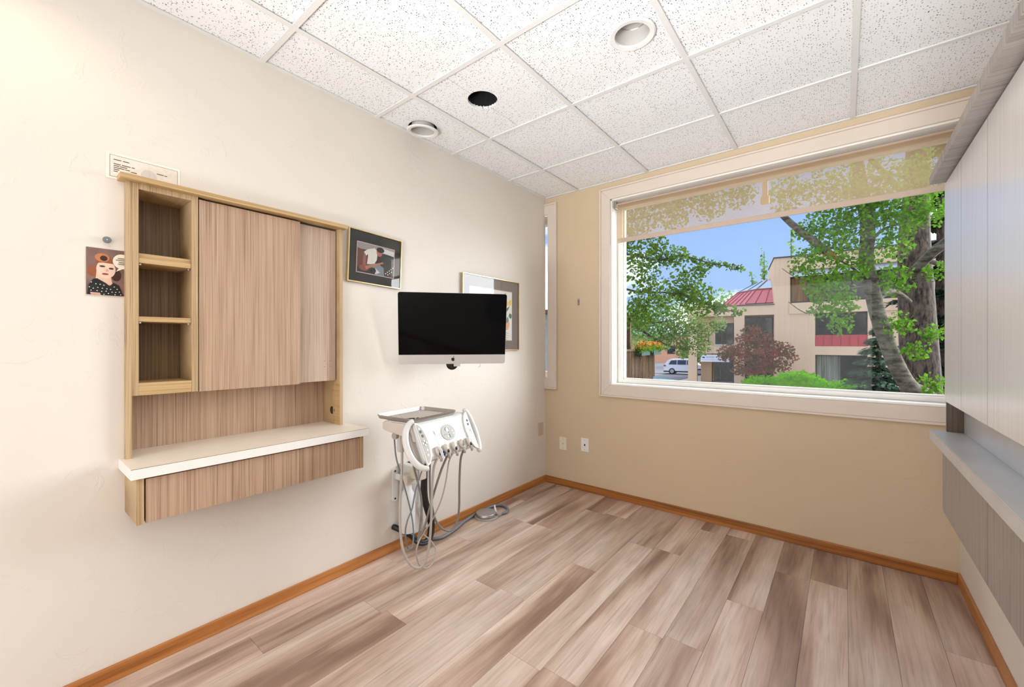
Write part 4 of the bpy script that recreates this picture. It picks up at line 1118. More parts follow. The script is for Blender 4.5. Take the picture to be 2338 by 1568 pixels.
# right wing
RB().box(0, 1.61, 0, 1.0, G, 3.58).build('wall_panel', sd, bd)
RB().box(4.65, 14, 0, 0.8, G, 3.58).build('wall_panel', sd, bd)
RB().box(-0.02, 14, -0.10, 0.7, 3.58, 4.42).build('parapet', sd, bd)
RB().box(1.61, 4.65, 0, 0.4, 0.41, 1.06).build('spandrel', sd, bd)
for i in range(6):
    a = 1.62 + 0.505 * i
    p = RB().box(a + 0.01, a + 0.495, 0.10, 0.18, 1.08, 1.86).build('spandrel_panel', M['redpanel'], bd)
    RB().box(a - 0.012, a + 0.018, 0.05, 0.18, 1.08, 1.86).build('seam', M['redseam'], p)
RB().box(1.61, 4.65, 0.04, 0.3, 1.80, 1.90).build('red_sill', M['redpanel'], bd)
lwin(1.63, 4.65, 1.9, 3.55, 0.7, 3, [M['wglass']], B=RB)
lwin(1.63, 4.65, G, 0.40, 0.7, 2, [M['curtain'], M['wglass']], B=RB)
RB().box(1.61, 4.65, 0.75, 1.2, 0.4, 1.95).build('recessed_wall', sd, bd)
# third storey
MB().prism([lf(1.02, 0.05, 0)[:2], (P0.x, P0.y + 0.05), (P0.x + 0.0, P0.y + 6), lf(1.02, 6, 0)[:2]], 4.35, 8.03, 'z').build('wall_panel', sd, bd)
RB().box(0, 0.03, 0.02, 6, 4.42, 8.05).box(0.03, 14, 0.02, 0.4, 6.95, 8.05).box(6.6, 14, 0.02, 0.4, 4.42, 6.95).build('wall_panel', sd, bd)
MB().prism([lf(1.08, -0.02, 0)[:2], (P0.x, P0.y - 0.04), (P0.x + 14, P0.y - 0.04), (P0.x + 14, P0.y + 6), lf(1.08, 6, 0)[:2]], 8.03, 8.12, 'z').build('roof_slab', M['fascia'], bd)
lwin(0.04, 2.3, 4.46, 6.48, 0.3, 2, [M['wcurtain']], B=RB)
lwin(2.35, 6.6, 4.46, 6.48, 0.3, 3, [M['wglass']], B=RB)
RB().prism([(0.30, 6.95), (-0.05, 6.5), (-0.05, 6.46), (0.30, 6.48)], 0.03, 6.6, 'x').build('awning', M['awning'], bd)
MB().prism([lf(1.0, 1.2, 0)[:2], lf(3.9, 1.2, 0)[:2], lf(3.9, 2.7, 0)[:2], lf(6.4, 2.7, 0)[:2], lf(6.4, 9, 0)[:2], (P0.x + 13.8, P0.y + 9), (P0.x + 13.8, P0.y + 1.2), (P0.x + 0.2, P0.y + 1.2)], G, 0.6, 'z').build('inner_mass', M['wframe'], bd)
MB().prism([lf(1.0, 1.2, 0)[:2], lf(7.36, 1.2, 0)[:2], lf(7.36, 9, 0)[:2], (P0.x + 13.8, P0.y + 9), (P0.x + 13.8, P0.y + 1.2), (P0.x + 0.2, P0.y + 1.2)], 0.6, 4.0, 'z').build('inner_mass', sd, bd)
RB().box(0.1, 13.8, 0.5, 5.9, 4.2, 8.0).build('inner_mass', M['wframe'], bd)
# octagonal red roof with a skylight ring
cx, cy = lf(0.4, 5.2, 0)[:2]
def ring(r, z, k):
    a = R(22.5 + 45 * k)
    return Vector((cx + r * math.cos(a), cy + r * math.sin(a), z))
for k in range(8):
    r1, r2, r3 = (4.75, 4.62), (3.25, 5.88), (1.6, 6.82)
    a0, a1 = ring(*r1, k), ring(*r1, k + 1)
    b0, b1 = ring(*r2, k), ring(*r2, k + 1)
    c0, c1 = ring(*r3, k), ring(*r3, k + 1)
    for i in range(5):
        t0, t1 = i / 5, (i + 1) / 5
        q = [a0.lerp(a1, t0), a0.lerp(a1, t1), b0.lerp(b1, t1), b0.lerp(b1, t0)]
        d = Vector((0, 0, -0.08))
        pn = MB().add(q + [p + d for p in q], [(0, 1, 2, 3), (7, 6, 5, 4), (0, 1, 5, 4), (1, 2, 6, 5), (2, 3, 7, 6), (3, 0, 4, 7)]).build('roof_panel', M['redroof'], bd)
        MB().tube([q[0] + Vector((0, 0, .03)), q[3] + Vector((0, 0, .03))], 0.04, 5).build('seam', M['redseam'], pn)
    for i in range(2):
        t0, t1 = i / 2, (i + 1) / 2
        q = [b0.lerp(b1, t0), b0.lerp(b1, t1), c0.lerp(c1, t1), c0.lerp(c1, t0)]
        d = Vector((0, 0, -0.06))
        pn = MB().add(q + [p + d for p in q], [(0, 1, 2, 3), (7, 6, 5, 4), (0, 1, 5, 4), (1, 2, 6, 5), (2, 3, 7, 6), (3, 0, 4, 7)]).build('skylight_pane', M['skyglass'], bd)
        MB().tube([q[0] + Vector((0, 0, .03)), q[3] + Vector((0, 0, .03))], 0.05, 5).build('glazing_bar', M['hose_b'], pn)
    MB().tube([b0 + Vector((0, 0, .04)), b1 + Vector((0, 0, .04))], 0.07, 5).build('curb', M['redseam'], bd)
    ap_ = Vector((cx, cy, 7.35))
    MB().add([c0, c1, ap_, c0 - Vector((0, 0, .1)), c1 - Vector((0, 0, .1)), ap_ - Vector((0, 0, .1))], [(0, 1, 2), (5, 4, 3), (0, 1, 4, 3), (1, 2, 5, 4), (2, 0, 3, 5)]).build('roof_cap', M['redroof'], bd)
    MB().add([a0, a1, a1 - Vector((0, 0, .7)), a0 - Vector((0, 0, .7))] + [p + (Vector((cx, cy, p.z)) - p) * 0.03 for p in (a0, a1, a1 - Vector((0, 0, .7)), a0 - Vector((0, 0, .7)))], [(0, 1, 2, 3), (7, 6, 5, 4), (0, 1, 5, 4), (1, 2, 6, 5), (2, 3, 7, 6), (3, 0, 4, 7)]).build('roof_drum', sd, bd)

# ---------------------------------------------------- vegetation
def leafmat(name, c, var=0.35, trans=0.45, scale=9.0):
    t = MT(name)
    t.nt.nodes.remove(t.b)
    out = t.nt.nodes['Material Output']
    mp = t.coords((scale, scale, scale))
    nz = t.n('ShaderNodeTexNoise', i_Scale=1.0, i_Detail=2.0)
    t.l(mp.outputs[0], nz.inputs['Vector'])
    r = t.ramp(nz.outputs['Fac'], [(0.32, tuple(k * (1 - var) for k in c[:3])), (0.68, tuple(min(1, k * (1 + var)) for k in c[:3]))])
    d = t.n('ShaderNodeBsdfDiffuse'); tl = t.n('ShaderNodeBsdfTranslucent')
    t.l(r.outputs[0], d.inputs[0]); t.l(r.outputs[0], tl.inputs[0])
    m = t.n('ShaderNodeMixShader'); m.inputs[0].default_value = trans
    t.l(d.outputs[0], m.inputs[1]); t.l(tl.outputs[0], m.inputs[2])
    t.l(m.outputs[0], out.inputs[0])
    return t.m
M['leaf_near'] = leafmat('leaf_aspen', srgb(100, 132, 46))
M['leaf_mid'] = leafmat('leaf_pale', srgb(124, 152, 82))
M['leaf_right'] = leafmat('leaf_bright', srgb(104, 148, 48))
M['leaf_red'] = leafmat('leaf_red_maple', srgb(146, 84, 66), 0.5, 0.3, 2.0)
M['leaf_bush'] = leafmat('leaf_bush', srgb(126, 196, 30), 0.3, 0.35, 6.0)
M['leaf_far'] = leafmat('leaf_far', srgb(132, 168, 92), 0.3, 0.3, 2.0)
M['leaf_conifer'] = leafmat('leaf_conifer', srgb(84, 112, 86), 0.4, 0.15, 4.0)
M['leaf_dark'] = leafmat('leaf_dark_conifer', srgb(44, 58, 42), 0.4, 0.1, 4.0)
def leafmat2(name, c1, c2, trans=0.3, scale=0.9):
    m = leafmat(name, c1, 0.0, trans, scale)
    for nd in m.node_tree.nodes:
        if nd.type == 'VALTORGB':
            nd.color_ramp.elements[0].color = c1
            nd.color_ramp.elements[1].color = c2
            nd.color_ramp.elements[0].position = 0.36
            nd.color_ramp.elements[1].position = 0.64
    return m
M['leaf_red'] = leafmat2('leaf_red_maple_mix', srgb(112, 96, 60), srgb(168, 92, 82), 0.3, 1.1)
def bark(name, a, b, sc):
    t = MT(name)
    mp = t.coords(sc)
    nz = t.n('ShaderNodeTexNoise', i_Scale=1.0, i_Detail=4.0, i_Roughness=0.7)
    t.l(mp.outputs[0], nz.inputs['Vector'])
    r = t.ramp(nz.outputs['Fac'], [(0.38, b), (0.6, a)])
    t.l(r.outputs[0], t.b.inputs['Base Color'])
    t.bump(nz.outputs['Fac'], 0.6, 0.03)
    t.set(Roughness=0.9)
    return t.m
M['bark_aspen'] = bark('bark_aspen', srgb(126, 116, 96), srgb(68, 58, 44), (4, 4, 11))
M['bark_dark'] = bark('bark_dark', srgb(112, 94, 76), srgb(44, 34, 28), (16, 16, 5))
M['wood_raw'] = plain('broken_wood', srgb(196, 128, 66), 0.8, var=0.2)
def leaves(blobs, n, size, mb=None, r=rng, flat_=0.0, hollow=0.0, weights=None):
    """scatter diamond leaves inside ellipsoid blobs (x,y,z,r[,rz])"""
    mb = mb or MB()
    W = weights or [b[3] ** 2 for b in blobs]
    for _ in range(n):
        b = r.choices(blobs, W)[0]
        d = Vector((r.gauss(0, 1), r.gauss(0, 1), r.gauss(0, 1))).normalized()
        rad = b[3] * (r.random() ** 0.45 if not hollow else hollow + (1 - hollow) * r.random())
        rz = b[4] / b[3] if len(b) > 4 else 1.0
        p = Vector((b[0] + d.x * rad, b[1] + d.y * rad, b[2] + d.z * rad * rz))
        u_ = Vector((r.gauss(0, 1), r.gauss(0, 1), r.gauss(0, 1) * (1 - flat_))).normalized()
        w_ = u_.orthogonal().normalized()
        w_ = (w_ * math.cos(q_ := r.random() * 6.28) + u_.cross(w_) * math.sin(q_))
        s = size * (0.65 + 0.7 * r.random())
        k0 = len(mb.v)
        mb.v += [tuple(p - u_ * s * .5), tuple(p + w_ * s * .38 - u_ * s * .05), tuple(p + u_ * s * .55), tuple(p - w_ * s * .38 - u_ * s * .05)]
        mb.f.append((k0, k0 + 1, k0 + 2, k0 + 3))
    return mb
def along(pts, r, sub=4):
    out = []
    for p in bspline(pts, sub):
        out.append((p.x, p.y, p.z, r))
    return out
def foliage(mb, mat, parent):
    me = bpy.data.meshes.new('foliage')
    b = parent.location
    me.from_pydata([(p[0] - b[0], p[1] - b[1], p[2] - b[2]) for p in mb.v], [], mb.f)
    me.materials.append(mat)
    o = bpy.data.objects.new('foliage', me)
    COL.objects.link(o)
    o.parent = parent
    o['kind'] = 'stuff'
    return o
# near left tree: branches reaching in from the left
lt = thing('leafy_tree', (-2.5, 7.6, G), 'green leafy branches hanging in from the left side of the window', 'tree', 'trees outside')
lbr = [[(-2.45, 7.6, 1.6), (-1.96, 7.6, 2.92), (-1.37, 8.07, 3.1), (-0.84, 8.49, 2.99), (-0.42, 8.83, 3.06), (0.03, 9.06, 2.9), (0.53, 9.33, 2.78)],
       [(-2.5, 7.6, 2.4), (-2.1, 7.86, 3.0), (-1.41, 8.29, 2.41), (-0.59, 8.82, 2.31), (0.0, 9.17, 2.07), (0.51, 9.45, 1.88)],
       [(-2.5, 7.6, 3.0), (-1.91, 7.51, 3.79), (-1.15, 8.12, 3.79), (-0.36, 8.62, 4.02), (0.62, 9.28, 4.34)]]
MB().tube([(-2.5, 7.6, G), (-2.5, 7.6, 1.0), (-2.45, 7.6, 3.0), (-2.5, 7.6, 5.5)], [0.2, 0.17, 0.14, 0.06], 10).build('trunk', M['bark_aspen'], lt, smooth=True)
for b in lbr:
    sp = bspline(b, 5)
    MB().tube(sp, [0.028 * (1 - i / len(sp)) + 0.005 for i in range(len(sp))], 6).build('branch', M['bark_dark'], lt, smooth=True)
LTb = [(-1.08, 8.3, 2.83, 0.4), (-0.56, 8.72, 3.01, 0.30), (-0.14, 9.05, 2.81, 0.22), (-0.91, 8.44, 2.2, 0.50), (-0.21, 9.0, 2.2, 0.40), (0.14, 9.28, 1.98, 0.16), (-1.19, 8.21, 1.85, 0.36), (-0.45, 8.93, 2.49, 0.36), (-1.37, 8.2, 3.31, 0.36), (-0.9, 8.6, 3.31, 0.25), (-1.11, 8.02, 3.76, 0.44), (-0.56, 8.46, 3.94, 0.44), (0.05, 8.95, 4.11, 0.39), (0.53, 9.33, 4.29, 0.35), (-0.36, 8.62, 4.37, 0.35), (-0.9, 8.18, 4.29, 0.39)]
mb = leaves(LTb, 6400, 0.068)
leaves(along(lbr[0][3:], 0.09) + along(lbr[1][3:], 0.12), 420, 0.075, mb)
foliage(mb, M['leaf_near'], lt)
# paler tree behind it
bt = thing('leafy_tree', (-5.6, 16.0, G), 'pale green fine-leaved tree behind the hanging branches', 'tree', 'trees outside')
MB().tube([(-5.6, 16.0, G), (-5.6, 16.0, 0.5), (-5.3, 16.2, 3.0)], [0.22, 0.18, 0.05], 8).build('trunk', M['bark_dark'], bt, smooth=True)
for b in [[(-5.6, 15.9, 1.2), (-4.67, 16.31, 1.92), (-4.11, 16.76, 2.1), (-3.41, 17.32, 2.2), (-2.71, 17.88, 2.42)], [(-4.46, 16.48, 1.92), (-3.97, 16.87, 1.52), (-3.41, 17.32, 1.16), (-2.85, 17.77, 0.98)]]:
    sp = bspline(b, 5)
    MB().tube(sp, [0.05 * (1 - i / len(sp)) + 0.008 for i in range(len(sp))], 6).build('branch', M['bark_dark'], bt, smooth=True)
foliage(leaves([(-4.39, 16.54, 2.3, 0.81), (-3.69, 17.1, 1.62, 0.7), (-2.99, 17.66, 1.7, 0.7), (-2.43, 18.11, 1.97, 0.6), (-3.27, 17.43, 2.42, 0.9), (-2.43, 18.11, 1.16, 0.45), (-1.87, 18.56, 2.06, 0.35), (-2.99, 17.66, 1.05, 0.42)], 4200, 0.10), M['leaf_mid'], bt)
# big trunk at the right
bt2 = thing('large_tree', (3.55, 13.28, G), 'thick dark-barked tree trunk at the right side of the window', 'tree', 'trees outside')
tp = bspline([(3.60, 13.28, G), (3.55, 13.28, -0.9), (3.54, 13.28, 0.06), (3.45, 13.2, 2.11), (3.41, 13.18, 3.62), (3.45, 13.2, 4.72), (3.51, 13.25, 6.63)], 4)
MB().tube(tp, [0.44 - 0.26 * i / len(tp) for i in range(len(tp))], 14).build('trunk', M['bark_dark'], bt2, smooth=True)
for b, r0 in [([(3.95, 12.45, 3.49), (3.63, 12.45, 3.21), (3.42, 12.9, 2.94)], 0.10), ([(3.42, 13.1, 3.3), (3.9, 12.8, 2.9), (4.4, 12.6, 2.7)], 0.05), ([(3.45, 13.1, 4.4), (3.0, 12.6, 4.9), (2.5, 12.2, 5.6)], 0.06)]:
    sp = bspline(b, 5)
    MB().tube(sp, [r0] * len(sp), 8).build('branch', M['bark_aspen'], bt2, smooth=True)
# slanting aspen
asp = thing('leaning_aspen', (3.79, 12.71, G), 'leaning grey-barked aspen with a broken limb and bright leaves', 'tree', 'trees outside')
apt = bspline([(3.95, 12.95, G), (3.79, 12.71, -0.38), (3.52, 12.36, 0.15), (3.2, 11.86, 0.4), (2.95, 11.52, 0.95), (2.74, 11.35, 1.67), (2.6, 11.24, 2.38), (2.51, 11.17, 3.01), (2.53, 11.06, 3.52), (2.49, 11.03, 3.97), (2.38, 10.94, 4.77), (2.31, 10.89, 5.74)], 5)
MB().tube(apt, [0.165 - 0.06 * i / len(apt) for i in range(len(apt))], 12).build('trunk', M['bark_aspen'], asp, smooth=True)
lm = bspline([(1.11, 9.8, 3.94), (1.35, 9.99, 3.65), (1.63, 10.21, 3.37), (1.86, 10.53, 3.15)], 4)
MB().tube(lm, [0.05 + 0.035 * i / len(lm) for i in range(len(lm))], 8).build('broken_limb', M['bark_aspen'], asp, smooth=True)
MB().tube([(1.86, 10.53, 3.15), (1.95, 10.6, 3.07), (2.05, 10.68, 2.99)], [0.085, 0.07, 0.035], 8).build('broken_end', M['wood_raw'], asp, smooth=True, label='orange splintered end of the limb')
for b, r0 in [([(2.51, 11.17, 2.56), (2.28, 10.99, 2.83), (2.02, 10.66, 3.0)], 0.035), ([(2.53, 11.06, 3.26), (2.73, 11.22, 3.54), (2.94, 11.39, 3.66), (3.19, 11.72, 3.73)], 0.035), ([(2.67, 11.3, 2.2), (2.97, 11.93, 2.38), (3.31, 12.71, 2.2)], 0.08),
              ([(2.49, 11.03, 3.9), (2.86, 11.2, 3.94), (3.22, 11.36, 4.21)], 0.03), ([(2.56, 11.21, 2.47), (1.97, 10.36, 2.26), (1.65, 9.84, 1.85), (1.33, 9.46, 2.06)], 0.018), ([(1.97, 10.36, 2.26), (1.5, 9.9, 2.5), (1.2, 9.7, 2.75)], 0.012)]:
    sp = bspline(b, 5)
    MB().tube(sp, [r0 * (1 - 0.6 * i / len(sp)) for i in range(len(sp))], 6).build('branch', M['bark_aspen'], asp, smooth=True)
RTb = [(1.56, 10.15, 2.88, 0.32), (1.9, 10.43, 3.23, 0.40), (2.24, 10.7, 3.58, 0.44), (1.83, 10.37, 3.67, 0.36), (1.49, 10.1, 3.5, 0.20), (1.97, 10.48, 2.53, 0.40), (2.31, 10.76, 2.88, 0.39), (1.84, 10.25, 2.0, 0.30), (2.17, 10.52, 2.08, 0.30), (1.7, 10.14, 2.43, 0.26), (2.11, 10.47, 1.65, 0.22), (2.86, 11.2, 3.23, 0.39), (2.93, 11.25, 2.53, 0.36), (3.05, 11.22, 3.73, 0.39), (3.43, 11.27, 3.84, 0.38), (2.99, 11.17, 1.65, 0.28), (3.49, 11.32, 1.47, 0.22), (3.46, 11.04, 0.48, 0.25), (3.23, 11.11, 1.14, 0.22), (2.78, 11.01, 3.9, 0.39), (1.97, 10.36, 4.34, 0.52), (2.65, 10.9, 4.42, 0.52), (3.32, 11.44, 4.6, 0.52), (1.3, 9.82, 4.25, 0.39), (2.38, 10.68, 4.08, 0.43), (3.59, 11.66, 2.69, 0.22)]
foliage(leaves(RTb, 7400, 0.076), M['leaf_right'], asp)
# conifers
def conifer(name, base, h, rad, label, mat, n, size, zmin=0.0):
    t = thing(name, base, label, 'tree', 'trees outside')
    MB().tube([base, (base[0], base[1], base[2] + h)], [rad * 0.09, 0.02], 8).build('trunk', M['bark_dark'], t, smooth=True)
    mb = MB()
    for i in range(n):
        f = rng.random() ** 0.8
        a = rng.random() * 6.283
        tier = (int(f * 14) + 0.5) / 14
        rr = rad * (1 - tier) * (0.25 + 0.75 * rng.random())
        z = base[2] + h * (0.04 + 0.94 * tier) - rr * 0.28 + rng.gauss(0, 0.04)
        p = Vector((base[0] + rr * math.cos(a), base[1] + rr * math.sin(a), z))
        d = Vector((math.cos(a), math.sin(a), -0.25 + rng.gauss(0, 0.3))).normalized()
        s = d.cross(Vector((0, 0, 1))).normalized() * size * 0.3
        k0 = len(mb.v)
        mb.v += [tuple(p - d * size * .5), tuple(p + s), tuple(p + d * size * .6), tuple(p - s)]
        mb.f.append((k0, k0 + 1, k0 + 2, k0 + 3))
    foliage(mb, mat, t)
    return t
conifer('spruce', (3.0, 17.3, G), 4.3, 1.95, 'small blue-green spruce below the leaning aspen', M['leaf_conifer'], 12000, 0.17)
conifer('conifer', (4.9, 21.5, G), 13.0, 2.6, 'tall dark conifer behind the thick tree trunk', M['leaf_dark'], 14000, 0.26)
# japanese maple
mp_ = thing('red_maple', (-3.15, 36.6, G), 'reddish brown Japanese maple in front of the office building', 'tree', 'trees outside')
mtr = MB()
for (a, b, c) in [(-0.9, 0.2, 2.6), (0.7, -0.1, 2.7), (0.0, 0.1, 3.3), (-1.3, -0.2, 1.9), (1.3, 0.2, 1.8)]:
    mtr.tube(bspline([(-3.15, 36.6, G), (-3.15 + a * .3, 36.6, G + 0.8), (-3.15 + a, 36.6 + b, G + c)], 4), 0.05, 6)
mtr.build('stems', M['bark_dark'], mp_, smooth=True)
foliage(leaves([(-3.3, 36.6, 1.6, 1.4, 0.8), (-4.7, 36.5, 0.7, 1.2, 0.6), (-1.9, 36.6, 0.9, 1.3, 0.6), (-3.2, 36.4, 0.3, 1.9, 0.9), (-2.0, 36.4, -0.4, 1.3, 0.6), (-3.4, 36.2, -0.8, 1.4, 0.5), (-3.4, 36.5, 2.3, 0.8, 0.5), (-5.3, 36.4, 0.2, 0.7, 0.35), (-1.0, 36.5, 0.3, 0.7, 0.5)], 3800, 0.19), M['leaf_red'], mp_)
# clipped bushes
for (c, rx, rz, lab) in [((-2.4, 34.6, -1.75), 1.55, 0.62, 'low bright green shrub in front of the red maple'), ((-0.25, 33.6, -1.5), 1.75, 0.98, 'largest bright green rounded shrub before the office building'), ((2.05, 33.0, -1.75), 1.75, 0.62, 'bright green rounded shrub beside the spruce')]:
    s_ = thing('shrub', (c[0], c[1], G), lab, 'shrub', 'bright green shrubs')
    b_ = MB().ball((c[0], c[1], c[2] - 0.05), (rx * 0.86, 0.9, rz * 0.86), 20, 12)
    b_.v = [(p[0], p[1], max(G, p[2] + 0.05 * math.sin(9 * p[0]))) for p in b_.v]
    b_.build('core', M['leaf_bush'], s_, smooth=True)
    bl = [(c[0] + rx * 0.72 * math.cos(a) * q, c[1] + 0.6 * math.sin(a), c[2] + rz * 0.62 * abs(math.sin(a)) * q, 0.42) for a in [i * 0.45 for i in range(14)] for q in (0.6, 1.0)]
    foliage(leaves(bl, 1800, 0.16), M['leaf_bush'], s_)
# far trees
for (x_, y_, z_, r_, rz_, n_, lab, nm) in [(-10.4, 60.4, 5.2, 2.6, 3.4, 1200, 'soft green tree rising behind the red roof', 'far_tree'), (-14.4, 63.6, 0.2, 2.2, 2.4, 900, 'bright green tree left of the office building', 'far_tree'), (-24, 68, 4.0, 5.0, 5.0, 1500, 'far green tree line behind the parking lot', 'far_tree')]:
    t = thing(nm, (x_, y_, G), lab, 'tree', 'trees outside')
    MB().tube([(x_, y_, G), (x_, y_, z_)], [0.25, 0.1], 6).build('trunk', M['bark_dark'], t)
    foliage(leaves([(x_, y_, z_, r_, rz_), (x_ + r_ * .5, y_, z_ - rz_ * .3, r_ * .7, rz_ * .6), (x_ - r_ * .5, y_, z_ - rz_ * .35, r_ * .7, rz_ * .6)], n_, 0.42), M['leaf_far'], t)
for i, (x_, h_, w_, lab) in enumerate([(-6.85, 14.6, 0.75, 'tallest thin poplar above the red roof'), (-8.4, 11.6, 0.6, 'shorter thin poplar left of the tallest one'), (-5.4, 12.6, 0.6, 'thin poplar close to the tan third storey'), (-3.6, 16.4, 0.7, 'thin poplar behind the tan third storey')]):
    t = thing('poplar', (x_, 69.6, G), lab, 'tree', 'poplars')
    MB().tube([(x_, 69.6, G), (x_, 69.6, h_)], [0.2, 0.03], 6).build('trunk', M['bark_dark'], t)
    foliage(leaves([(x_ + rng.gauss(0, w_ * .4), 69.6, h_ * (0.4 + 0.58 * k2 / 9), w_ * (1.1 - 0.085 * k2), 1.2) for k2 in range(10)], 420, 0.42), M['leaf_far'], t)

# ---------------------------------------------------- cars
M['tyre'] = plain('tyre', srgb(28, 28, 30), 0.8)
M['carwhite'] = plain('white_car_paint', srgb(240, 242, 246), 0.2, var=0.01)
M['carteal'] = plain('teal_car_paint', srgb(42, 140, 160), 0.2, var=0.02)
M['carglass'] = plain('car_glass', srgb(60, 74, 84), 0.08, var=0.1)
M['red'] = plain('red_lens', srgb(204, 50, 60), 0.3)
def car(name, loc, rz, label, paintm, prof, glassp, L, H_, wd=0.9):
    """profile in (x,z): rear at x=0"""
    t = thing(name, loc, label, 'car', 'parked cars', rz)
    n = len(prof)
    def y_at(z):
        return wd * (1.0 - 0.20 * max(0.0, (z - 0.9) / 0.8))
    vs = [(x_, -y_at(z_), z_) for x_, z_ in prof] + [(x_, y_at(z_), z_) for x_, z_ in prof]
    MB().add(vs, [tuple(range(n)), tuple(range(n, 2 * n))] + [(i, (i + 1) % n, n + (i + 1) % n, n + i) for i in range(n)]).build('body', paintm, t, local=True, bevel=0.05, seg=3, smooth='auto')
    for g in glassp:
        for s in (-1, 1):
            m = len(g)
            vs = [(x_, s * (y_at(z_) + 0.004), z_) for x_, z_ in g] + [(x_, s * (y_at(z_) + 0.014), z_) for x_, z_ in g]
            MB().add(vs, [tuple(range(m)), tuple(range(m, 2 * m))] + [(i, (i + 1) % m, m + (i + 1) % m, m + i) for i in range(m)]).build('side_window', M['carglass'], t, local=True)
    for x_ in (0.19 * L, 0.79 * L):
        for s in (-1, 1):
            w_ = MB().lathe([(0.30, -0.11), (0.345, -0.08), (0.345, 0.08), (0.30, 0.11)], (x_, s * (wd - 0.10), 0.345), 'y', 20).build('wheel', M['tyre'], t, local=True, smooth='auto')
            MB().lathe([(0.22, -0.02), (0.21, 0.02)], (x_, s * (wd + 0.005), 0.345), 'y', 10).build('rim', M['steel'], w_, local=True)
    MB().box(-0.01, L + 0.01, -wd - .01, wd + .01, 0.24, 0.34).build('lower_trim', M['tyre'], t, local=True)
    for s in (-1, 1):
        MB().box(-0.02 + 0.03, 0.22, s * wd - .03, s * wd + .015, 0.86, 1.02).build('tail_light', M['red'], t, local=True)
    return t
suvp = [(0.05, 0.35), (0.0, 0.6), (0.06, 1.0), (0.35, 1.45), (0.75, 1.66), (2.4, 1.70), (2.9, 1.60), (3.5, 1.12), (4.4, 0.98), (4.62, 0.72), (4.6, 0.35)]
car('suv', (-13.55, 47.2, G), R(8), 'white SUV parked beyond the tan pillar', M['carwhite'], suvp, [[(0.5, 1.08), (0.75, 1.5), (1.35, 1.56), (1.35, 1.08)], [(1.42, 1.08), (1.42, 1.56), (2.3, 1.57), (2.3, 1.08)], [(2.37, 1.08), (2.37, 1.56), (2.8, 1.5), (3.25, 1.1)]], 4.6, 1.7)
sedp = [(0.05, 0.3), (0.0, 0.6), (0.05, 0.92), (0.6, 0.98), (1.25, 1.38), (2.5, 1.44), (3.3, 0.98), (4.3, 0.86), (4.5, 0.6), (4.48, 0.3)]
tc2 = car('sedan', (-3.9, 22.4, G), R(172), 'teal car whose roof shows just above the window sill', M['carteal'], sedp, [[(0.85, 1.0), (1.3, 1.32), (1.85, 1.36), (1.85, 1.0)], [(1.92, 1.0), (1.92, 1.36), (2.45, 1.37), (3.0, 1.0)]], 4.5, 1.44)

# ---------------------------------------------------- wooden deck with flower boxes, neighbouring house
M['deckwood'] = laminate('weathered_deck_wood', srgb(112, 84, 48), srgb(86, 62, 34), srgb(52, 36, 18), 'yx', 0.8, 8, 0.8)
M['lapsiding'] = plain('grey_lap_siding', srgb(168, 166, 158), 0.8, var=0.05)
dk = thing('deck_railing', (-2.9, 12.9, G), 'brown slatted wooden deck railing at the left of the window', 'deck')
da, db = Vector((-2.80, 11.0, 0)), Vector((-3.01, 14.44, 0))
dd_ = (db - da).normalized(); dn_ = Vector((dd_.y, -dd_.x, 0))
def dxf(a, b, c):
    p = da + dd_ * a + dn_ * b
    return (p.x, p.y, c)
Ld = (db - da).length
nS = 27
for i in range(nS):
    a = Ld * i / nS
    MB(xf=dxf).box(a, a + 0.062, 0, 0.02, 0.13, 1.04).build('slat', M['deckwood'], dk)
MB(xf=dxf).box(-0.05, Ld + .02, -0.04, 0.07, 1.04, 1.10).build('rail', M['deckwood'], dk)
MB(xf=dxf).box(-0.05, Ld, -0.06, -0.001, 0.82, 0.92).box(-0.05, Ld, -0.06, -0.001, 0.2, 0.3).build('rail', M['deckwood'], dk)
MB(xf=dxf).box(0.0, Ld, -0.9, -0.06, 0.02, 0.12).build('deck_floor', M['deckwood'], dk)
for a in (0.1, Ld - 0.12):
    MB(xf=dxf).box(a, a + 0.12, -0.16, -0.04, G, 1.1).build('post', M['deckwood'], dk)
M['petal_o'] = leafmat('petal_orange', srgb(236, 120, 40), 0.3, 0.3)
M['petal_y'] = leafmat('petal_yellow', srgb(240, 200, 50), 0.2, 0.3)
M['petal_r'] = leafmat('petal_coral', srgb(224, 110, 100), 0.3, 0.3)
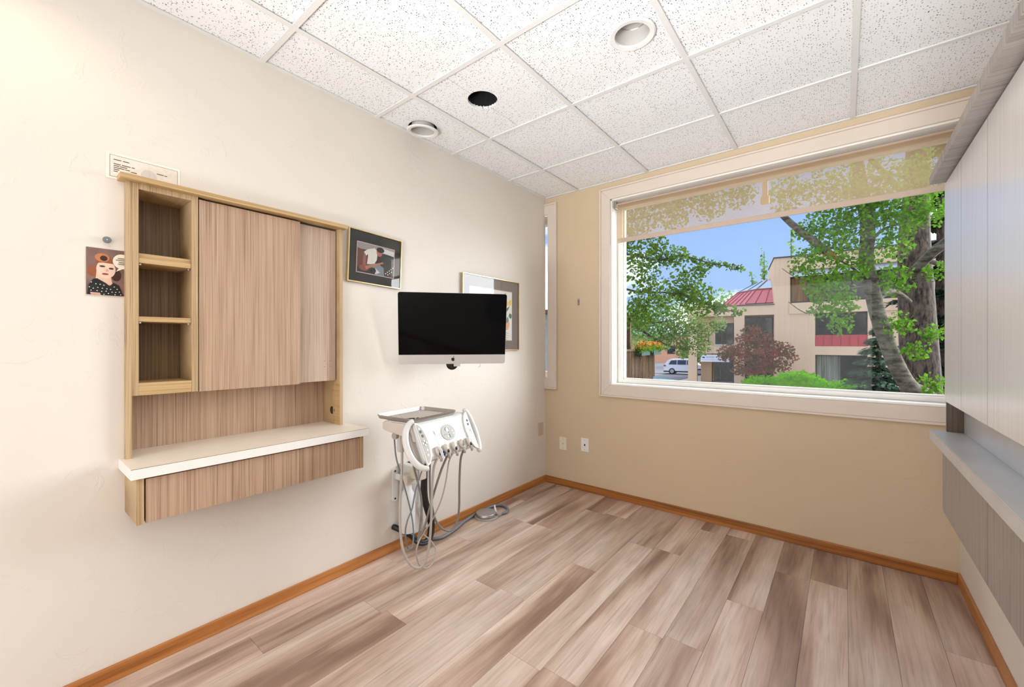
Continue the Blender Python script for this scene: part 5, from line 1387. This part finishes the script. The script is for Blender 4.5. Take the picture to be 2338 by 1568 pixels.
for j, (a, lab) in enumerate([(1.7, 'flower box with orange flowers on the deck railing, nearer the house'), (2.95, 'flower box with yellow flowers at the far end of the deck railing')]):
    fb = thing('flower_box', dxf(a, 0.1, 0.93), lab, 'flower box', 'flower boxes on the deck')
    MB(xf=dxf).box(a - 0.42, a + 0.42, 0.075, 0.24, 0.90, 1.05).build('planter', plain('green_planter', srgb(40, 74, 60), 0.6), fb)
    bl = [(*dxf(a + t, 0.16, 1.12), 0.17) for t in (-0.4, -0.2, 0, 0.2, 0.4)]
    foliage(leaves(bl, 420, 0.07), M['leaf_right'], fb)
    for mm in ('petal_o', 'petal_y', 'petal_r'):
        f_ = foliage(leaves([(b[0], b[1], b[2] + 0.10, 0.13) for b in bl], 60, 0.07), M[mm], fb)
        f_.name = 'blossoms'
nh = thing('neighbour_house', (-4.6, 12.2, G), 'grey lap-sided house corner with eave at the left window edge', 'building')
hx, hy = -3.30, 12.35
for i in range(42):
    z = G + i * 0.10
    MB().box(hx - 3.0, hx + 0.005 * (i % 2), hy - 3.0, hy, z + 0.003, z + 0.10).build('siding_board', M['lapsiding'], nh)
MB().box(-3.17, -3.06, 12.40, 12.50, 0.1, 2.05).build('porch_post', M['deckwood'], nh)
MB().box(hx - 3.3, -2.86, hy - 3.3, 12.75, 2.06, 2.16).build('eave', M['deckwood'], nh)
# distant brick-coloured block
fbk = thing('distant_building', (-23.5, 76.5, G), 'low salmon-coloured building far across the parking lot', 'building')
M['salmon'] = plain('salmon_stucco', srgb(214, 158, 132), 0.9, var=0.08, scale=0.5)
fa, fb2 = Vector((-30.5, 70.0, 0)), Vector((-16.0, 81.6, 0))
fd = (fb2 - fa).normalized(); fn = Vector((-fd.y, fd.x, 0))
def fxf(a, b, c):
    p = fa + fd * a + fn * b
    return (p.x, p.y, c)
MB(xf=fxf).box(0, 18.5, 0, 6, G, 2.6).build('wall', M['salmon'], fbk)
MB(xf=fxf).box(-0.3, 18.8, -0.4, 6.3, 2.6, 2.85).build('roof', M['fascia'], fbk)
for i in range(6):
    w_ = MB(xf=fxf).box(1.2 + 2.9 * i, 2.6 + 2.9 * i, -0.06, 0.0, -0.6, 0.9).build('window', M['wframe'], fbk)
    MB(xf=fxf).box(1.3 + 2.9 * i, 2.5 + 2.9 * i, -0.08, -0.06, -0.5, 0.8).build('pane', M['wglass'], w_)
